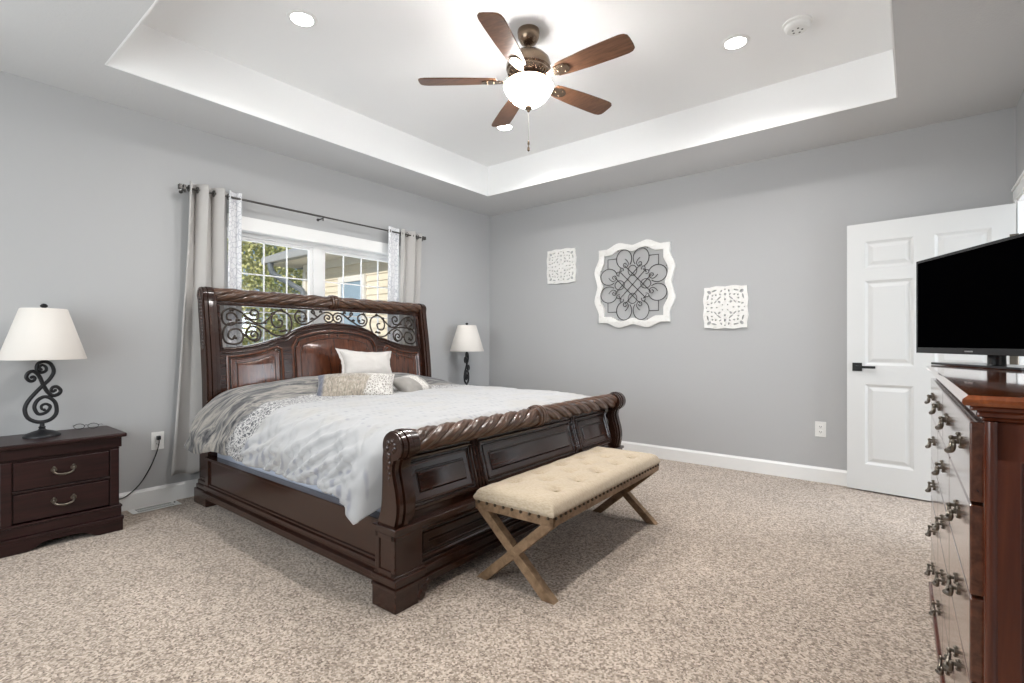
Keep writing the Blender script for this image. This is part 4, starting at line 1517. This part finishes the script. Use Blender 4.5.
def oct_(cx_, cy_, rx, ry, a=0.0, n_=8):
    return [(cx_ + rx * cos(t_) * cos(a) - ry * sin(t_) * sin(a), cy_ + rx * cos(t_) * sin(a) + ry * sin(t_) * cos(a)) for t_ in [2 * pi * k_ / n_ for k_ in range(n_)]]


def inside(p, poly):
    r_ = False
    for (x0, y0), (x1, y1) in zip(poly, poly[1:] + poly[:1]):
        if (y0 > p[1]) != (y1 > p[1]) and p[0] < (x1 - x0) * (p[1] - y0) / (y1 - y0) + x0:
            r_ = not r_
    return r_


def scaled(poly, k_):
    cx_, cy_ = sum(p[0] for p in poly) / len(poly), sum(p[1] for p in poly) / len(poly)
    return [(cx_ + (p[0] - cx_) * k_, cy_ + (p[1] - cy_) * k_) for p in poly]


def clean(holes):
    out_ = []
    for hl in holes:
        for k_ in (1.0, 0.9, 0.8, 0.7, 0.6, 0.5, 0.4):
            c_ = scaled(hl, k_)
            g = scaled(hl, k_ * 1.25)
            if not any(any(inside(p, o) for p in g) or any(inside(p, g) for p in o) for o in out_):
                out_.append(c_)
                break
    return out_


def fretwork(cx_, cz_, name, label):
    h = 0.190
    holes = []
    base = [(0.74, 0.74, .085, .060, 45), (0.50, 0.80, .125, .040, 165), (0.80, 0.50, .040, .125, 15), (0, 0.62, .045, .055, 0), (0.0, 0.38, .035, .045, 0), (0.17, 0.78, .030, .050, 20), (0.22, 0.62, .045, .028, 45),
            (0.27, 0.44, .095, .028, 140), (0.44, 0.27, .095, .028, 130), (0.26, 0.26, .055, .040, 45), (0.78, 0.17, .050, .030, 20), (0.62, 0.22, .028, .045, 45),
            (0.58, 0.58, .035, .035, 45), (0.60, 0.42, .034, .034, 0), (0.42, 0.60, .034, .034, 0), (0.12, 0.12, .030, .022, 135),
            (0.0, 0.86, .030, .030, 0)]
    seen = set()
    for (x, y, rx, ry, a) in base:
        for sx_ in (1, -1):
            for sy_ in (1, -1):
                key = (round(x * sx_, 3) + 0.0, round(y * sy_, 3) + 0.0)
                if key in seen:
                    continue
                seen.add(key)
                holes.append(oct_(x * sx_ * h, y * sy_ * h, rx * h * 1.25, ry * h * 1.25, R(a if sx_ * sy_ > 0 else -a)))
        if x == 0:
            for s in (1, -1):
                holes.append(oct_(y * s * h, 0, ry * h, rx * h))
    holes = clean(holes)
    vs_, fs_ = plate([wavy(h * 0.975, 0.010, 24)] + holes, 0.016, 0)
    o = fin(B().add(vs_, fs_, wall_xf(cx_, cz_, -0.010)), name, M['artwhite'], None, (cx_, -0.002, cz_), smooth=30)
    return tag(o, label, 'wall art', 'fretwork panels on the far wall')


fretwork(1.082, 1.995, 'fretwork_panel', 'small square white carved fretwork panel left of the big scalloped medallion')
fretwork(2.842, 1.457, 'fretwork_panel', 'small square white carved fretwork panel between the medallion and the open door')

# ------------------------------------------------------------ outlets, cord, floor register


def outlet(name, label, loc, nrm):
    t_ = thing(name, label, 'outlet', loc, 0, 'wall outlets', local=True)
    ax = 'x' if nrm == 'x' else 'y'

    def xf(p):     # local u (width), v (height), w out of wall
        return Vector((p.z, p.x, p.y)) if nrm == 'x' else Vector((p.x, -p.z, p.y))
    bb = B(xf).box(-0.039, 0.039, -0.062, 0.062, 0, 0.005)
    fin(bb, 'cover_plate', M['plate'], t_, local=True, bevel=0.002, smooth=0)
    for v in (-0.021, 0.021):
        bb = B(xf).box(-0.016, 0.016, v - 0.014, v + 0.014, 0.003, 0.0075)
        rc = fin(bb, 'receptacle', M['plate'], t_, local=True, bevel=0.002, smooth=0)
        bb = B(xf).box(-0.008, -0.005, v - 0.004, v + 0.006, 0.007, 0.008).box(0.005, 0.008, v - 0.004, v + 0.006, 0.007, 0.008).box(-0.002, 0.002, v - 0.010, v - 0.006, 0.007, 0.008)
        fin(bb, 'slots', M['slot'], rc, local=True, smooth=0)
    return t_


outlet('wall_outlet', 'white wall outlet with a black plug in it beside the left nightstand', (0, -3.558, 0.444), 'x')
outlet('wall_outlet', 'white empty wall outlet low on the far wall beside the door', (3.582, 0, 0.431), 'y')
cord = thing('power_cord', 'black power cord hanging from the outlet to behind the left nightstand', 'cord', (0.03, -3.558, 0.46))
fin(B().box(0.0078, 0.034, -3.570, -3.546, 0.452, 0.480), 'plug', M['blackplastic'], cord, bevel=0.004, smooth=0)
pts = [(0.030, -3.558, 0.455), (0.034, -3.560, 0.430), (0.032, -3.575, 0.36), (0.028, -3.612, 0.265), (0.024, -3.669, 0.165), (0.022, -3.745, 0.098), (0.020, -3.80, 0.088), (0.018, -3.845, 0.088)]
fin(B().tube(catmull(pts, 6), 0.0035, 8), 'cable', M['blackplastic'], cord)

vent = thing('floor_register', 'white metal floor register in the carpet below the outlet', 'vent', (0.094, -3.60, 0))
b = B()
x0, x1, y0, y1 = 0.036, 0.158, -3.742, -3.458
vs, fs = plate([[(x0, y0), (x1, y0), (x1, y1), (x0, y1)]] + [[(xa, y), (xa + 0.042, y), (xa + 0.042, y + 0.009), (xa, y + 0.009)] for xa in (0.050, 0.102) for y in [y0 + 0.035 + 0.0125 * k_ for k_ in range(17)]], 0.002)
b.add(vs, fs, lambda p: Vector((p.x, p.y, 0.005 + p.z)))
fin(b, 'grille', M['plate'], vent, smooth=0)
fin(B().box(x0 + 0.012, x1 - 0.012, y0 + 0.02, y1 - 0.03, 0.0004, 0.0028), 'damper', M['slot'], vent, smooth=0)
fin(B().box(0.092, 0.100, y1 - 0.030, y1 - 0.022, 0.008, 0.016), 'damper_lever', M['slot'], vent, smooth=0)

# ------------------------------------------------------------ ceiling fan and lights
FX, FY = 2.333, -2.305
fan = thing('ceiling_fan', 'five blade bronze and walnut ceiling fan with a lit glass bowl', 'ceiling fan', (FX, FY, T))
fin(B().lathe([(0.066, T), (0.068, T - 0.015), (0.064, T - 0.045), (0.048, T - 0.075), (0.026, T - 0.088), (0.016, T - 0.09)], (FX, FY, 0), 32), 'canopy', M['bronze'], fan)
fin(B().lathe([(0.012, T - 0.085), (0.012, 2.90)], (FX, FY, 0), 16), 'downrod', M['bronze'], fan)
mp_ = [(0.02, 2.905), (0.07, 2.900), (0.105, 2.885), (0.128, 2.860), (0.136, 2.830), (0.136, 2.805), (0.128, 2.795), (0.130, 2.785), (0.120, 2.765), (0.100, 2.748), (0.085, 2.735), (0.085, 2.715), (0.05, 2.71)]
motor = fin(B().lathe(mp_, (FX, FY, 0), 40), 'motor_housing', M['bronze'], fan)
b = B()
for k_ in range(24):
    a = 2 * pi * k_ / 24
    b.tube([(FX + 0.103 * cos(a), FY + 0.103 * sin(a), 2.752), (FX + 0.124 * cos(a), FY + 0.124 * sin(a), 2.772)], 0.006, 6)
fin(b, 'vent_ribs', M['bronze'], motor)
fin(B().lathe([(0.06, 2.734), (0.112, 2.732), (0.132, 2.728), (0.137, 2.722), (0.132, 2.717), (0.10, 2.7235), (0.06, 2.724)], (FX, FY, 0), 40), 'fitter_ring', M['bronze'], fan)
bw = [(0.088, 2.7215), (0.130, 2.716), (0.146, 2.708), (0.151, 2.697), (0.142, 2.674), (0.124, 2.647), (0.101, 2.621), (0.075, 2.600), (0.045, 2.586), (0.0, 2.578)]
fin(B().lathe(bw, (FX, FY, 0), 44), 'glass_bowl', M['bowl'], fan, smooth=70)
fin(B().lathe([(0.0, 2.579), (0.024, 2.577), (0.022, 2.566), (0.010, 2.558), (0.008, 2.548), (0.0, 2.544)], (FX, FY, 0), 20), 'bowl_finial', M['bronze'], fan)
b = B()
for k_ in range(28):
    b.ball((FX, FY + 0.0, 2.542 - 0.0062 * k_), 0.0016, 6)
b.tube([(FX, FY, 2.545), (FX, FY, 2.37)], 0.0008, 5)
ch = fin(b, 'pull_chain', M['pull'], fan)
fin(B().lathe([(0.0, 2.372), (0.006, 2.366), (0.007, 2.350), (0.003, 2.343), (0.003, 2.335), (0.008, 2.326), (0.008, 2.312), (0.0, 2.304)], (FX, FY, 0), 12), 'fob', M['bronze'], ch)
BZ = 2.738
for k_ in range(5):
    a = R(-70.5 + 72 * k_)
    Mx = Matrix.Translation((FX, FY, BZ)) @ Matrix.Rotation(a, 4, 'Z') @ Matrix.Rotation(R(-12), 4, 'X')
    xf = lambda p, Mx=Mx: Mx @ Vector(p)
    # blade: narrow root widening to a clipped round tip
    half = [(0.195, 0.046), (0.25, 0.055), (0.40, 0.066), (0.55, 0.071), (0.625, 0.071), (0.652, 0.065), (0.668, 0.050), (0.672, 0.025)]
    ol = half + [(x, -y) for x, y in reversed(half)]
    bb = B(xf).prism(ol, 'z', -0.004, 0.004)
    bl = fin(bb, 'blade', M['fanblade'], fan, bevel=0.002, smooth=35)
    bb = B(xf)
    bb.prism([(0.10, 0.020), (0.15, 0.018), (0.19, 0.030), (0.235, 0.040), (0.265, 0.034), (0.285, 0.018), (0.29, 0), (0.285, -0.018), (0.265, -0.034), (0.235, -0.040), (0.19, -0.030), (0.15, -0.018), (0.10, -0.020)], 'z', -0.0105, -0.0045)
    bb.ball((0.255, 0.022, -0.011), 0.006, 8, 1, 1, 0.6).ball((0.255, -0.022, -0.011), 0.006, 8, 1, 1, 0.6).ball((0.215, 0, -0.011), 0.006, 8, 1, 1, 0.6)
    fin(bb, 'blade_bracket', M['bronze'], fan, bevel=0.002)

names = ['round recessed ceiling light, lit, toward the window and the camera', 'round recessed ceiling light, lit, closest to the smoke detector', 'round recessed ceiling light, lit, seen just past a fan blade tip', 'round recessed ceiling light near the camera above the dresser end']
for (cx_, cy_), lb in zip(CANS[:4], names):
    rl = thing('recessed_light', lb, 'ceiling light', (cx_, cy_, T), 0, 'recessed lights in the tray ceiling')
    fin(B().lathe([(0.060, T - 0.002), (0.062, T - 0.006), (0.080, T - 0.006), (0.086, T - 0.001), (0.086, T)], (cx_, cy_, 0), 32), 'trim_ring', M['trim'], rl)
    fin(B().lathe([(0.0, T - 0.006), (0.061, T - 0.006), (0.061, T - 0.001), (0.0, T - 0.001)], (cx_, cy_, 0), 32), 'lens', M['led'], rl)
sd = thing('smoke_detector', 'round white smoke detector on the tray ceiling', 'smoke detector', (3.632, -1.366, T))
fin(B().lathe([(0.078, T), (0.078, T - 0.012), (0.070, T - 0.016)], (3.632, -1.366, 0), 32), 'base_plate', M['plate'], sd)
fin(B().lathe([(0.068, T - 0.012), (0.066, T - 0.034), (0.055, T - 0.044), (0.030, T - 0.047), (0.0, T - 0.047)], (3.632, -1.366, 0), 32), 'cover', M['plate'], sd)
b = B()
for k_ in range(5):
    a = 2 * pi * k_ / 5
    b.lathe([(0.006, T - 0.0485), (0.006, T - 0.045)], (3.632 + 0.026 * cos(a), -1.366 + 0.026 * sin(a), 0), 8)
fin(b, 'sounder_holes', M['slot'], sd)

# ------------------------------------------------------------ outside the window
b = B().box(-30, -WT - 0.02, -25, 25, -0.6, -0.35)
struct(b, 'ground', M['grass'], smooth=0)
hw = thing('house_wing', 'neighbouring house wing with cream lap siding and white eave outside the window', 'house', (-3.0, 0.5, -0.35))
b = B()
for k_ in range(26):
    z = -0.35 + 0.115 * k_
    b.add([(-5.15, 0.40, z), (-0.3, 0.40, z), (-0.3, 0.418, z + 0.115), (-5.15, 0.418, z + 0.115), (-5.15, 0.55, z), (-0.3, 0.55, z), (-0.3, 0.55, z + 0.115), (-5.15, 0.55, z + 0.115)],
          [(0, 1, 2, 3), (4, 7, 6, 5), (0, 4, 5, 1), (3, 2, 6, 7), (0, 3, 7, 4), (1, 5, 6, 2)])
b.box(-5.15, -5.0, 0.5, 5.0, -0.35, 2.62)
fin(b, 'wall', M['siding'], hw, smooth=0)
fin(B().box(-5.17, -0.3, 0.375, 0.42, 2.52, 2.66).box(-5.19, -5.08, 0.372, 0.50, -0.35, 2.515), 'trim_board', M['soffit'], hw, smooth=0)
fin(B().box(-5.75, -0.3, -0.05, 0.55, 2.66, 2.69), 'soffit', M['soffit'], hw, smooth=0)
fin(B().box(-5.80, -0.3, -0.15, -0.02, 2.67, 2.80).box(-5.80, -5.76, -0.15, 3, 2.66, 2.80), 'gutter', M['gutter'], hw, bevel=0.02, smooth=0)
b = B().add([(-5.82, -0.12, 2.80), (-0.3, -0.12, 2.80), (-0.3, 3.2, 4.3), (-5.82, 3.2, 4.3), (-5.82, -0.12, 2.76), (-0.3, -0.12, 2.76), (-0.3, 3.2, 4.26), (-5.82, 3.2, 4.26)], [(0, 1, 2, 3), (4, 7, 6, 5), (0, 4, 5, 1), (1, 5, 6, 2), (2, 6, 7, 3), (3, 7, 4, 0)])
fin(b, 'roof', M['shingle'], hw, smooth=0)
dsp = catmull([(-5.52, -0.09, 2.70), (-5.52, -0.085, 2.56), (-5.47, -0.02, 2.44), (-5.25, 0.24, 2.24), (-5.12, 0.345, 2.12), (-5.10, 0.345, 1.9), (-5.10, 0.345, -0.3)], 5)
fin(B().tube(dsp, 0.055, 10), 'downspout', M['downspout'], hw)
b = B().box(-3.95, -3.85, 0.36, 0.42, 0.9, 2.31).box(-3.25, -3.15, 0.36, 0.42, 0.9, 2.31).box(-3.85, -3.25, 0.36, 0.42, 2.21, 2.31).box(-3.85, -3.25, 0.36, 0.42, 0.9, 0.95)
wf = fin(b, 'window', M['trim'], hw, smooth=0)
fin(B().box(-3.86, -3.24, 0.38, 0.41, 0.94, 2.22), 'pane', M['winblue'], wf, smooth=0)


def tree(name, label, loc, r_, hz, nl, seed):
    rnd = random.Random(seed)
    tr_ = thing(name, label, 'tree', loc, 0, 'trees outside the window')
    x, y, z = loc
    bb = B()
    bb.tube(catmull([(x, y, z), (x + 0.05, y, z + hz * 0.35), (x - 0.06, y + 0.08, z + hz * 0.7), (x, y, z + hz)], 4), [0.16 - 0.10 * i / 12 for i in range(13)], 9)
    for k_ in range(7):
        a, h0 = rnd.uniform(0, 2 * pi), z + hz * rnd.uniform(0.35, 0.8)
        bb.tube([(x, y, h0), (x + r_ * 0.4 * cos(a), y + r_ * 0.4 * sin(a), h0 + 0.5), (x + r_ * 0.75 * cos(a), y + r_ * 0.75 * sin(a), h0 + 0.8)], [0.06, 0.04, 0.015], 6)
    fin(bb, 'trunk', M['bark'], tr_)
    lb = B()
    for k_ in range(nl):
        while True:
            p = Vector((rnd.uniform(-1, 1), rnd.uniform(-1, 1), rnd.uniform(-1, 1)))
            if p.length < 1 and (p.length > 0.35) and noise.noise(p * 2.3 + Vector((seed, 0, 0))) > -0.18:
                break
        c_ = Vector((x + p.x * r_, y + p.y * r_, z + hz * 0.66 + p.z * hz * 0.55))
        s = rnd.uniform(0.035, 0.065)
        q = Vector((rnd.uniform(-1, 1), rnd.uniform(-1, 1), rnd.uniform(-1, 1))).normalized()
        w_ = q.orthogonal().normalized()
        lb.add([c_ - q * s, c_ + w_ * s * 0.5, c_ + q * s, c_ - w_ * s * 0.5], [(0, 1, 2, 3)])
    fo = fin(lb, 'foliage', M['leaf'], tr_, smooth=0)
    return tr_


tree('leafy_tree', 'yellow green leafy tree outside, seen through the left window sash', (-9.5, 0.9, -0.35), 2.3, 5.2, 26000, 1)
tree('leafy_tree', 'leafy tree outside standing behind the gutter corner of the house wing', (-11.5, 5.8, -0.35), 2.4, 4.2, 14000, 2)
tree('leafy_tree', 'leafy tree outside on the far left beyond the curtain', (-9.0, -4.0, -0.35), 2.2, 5.0, 8000, 3)
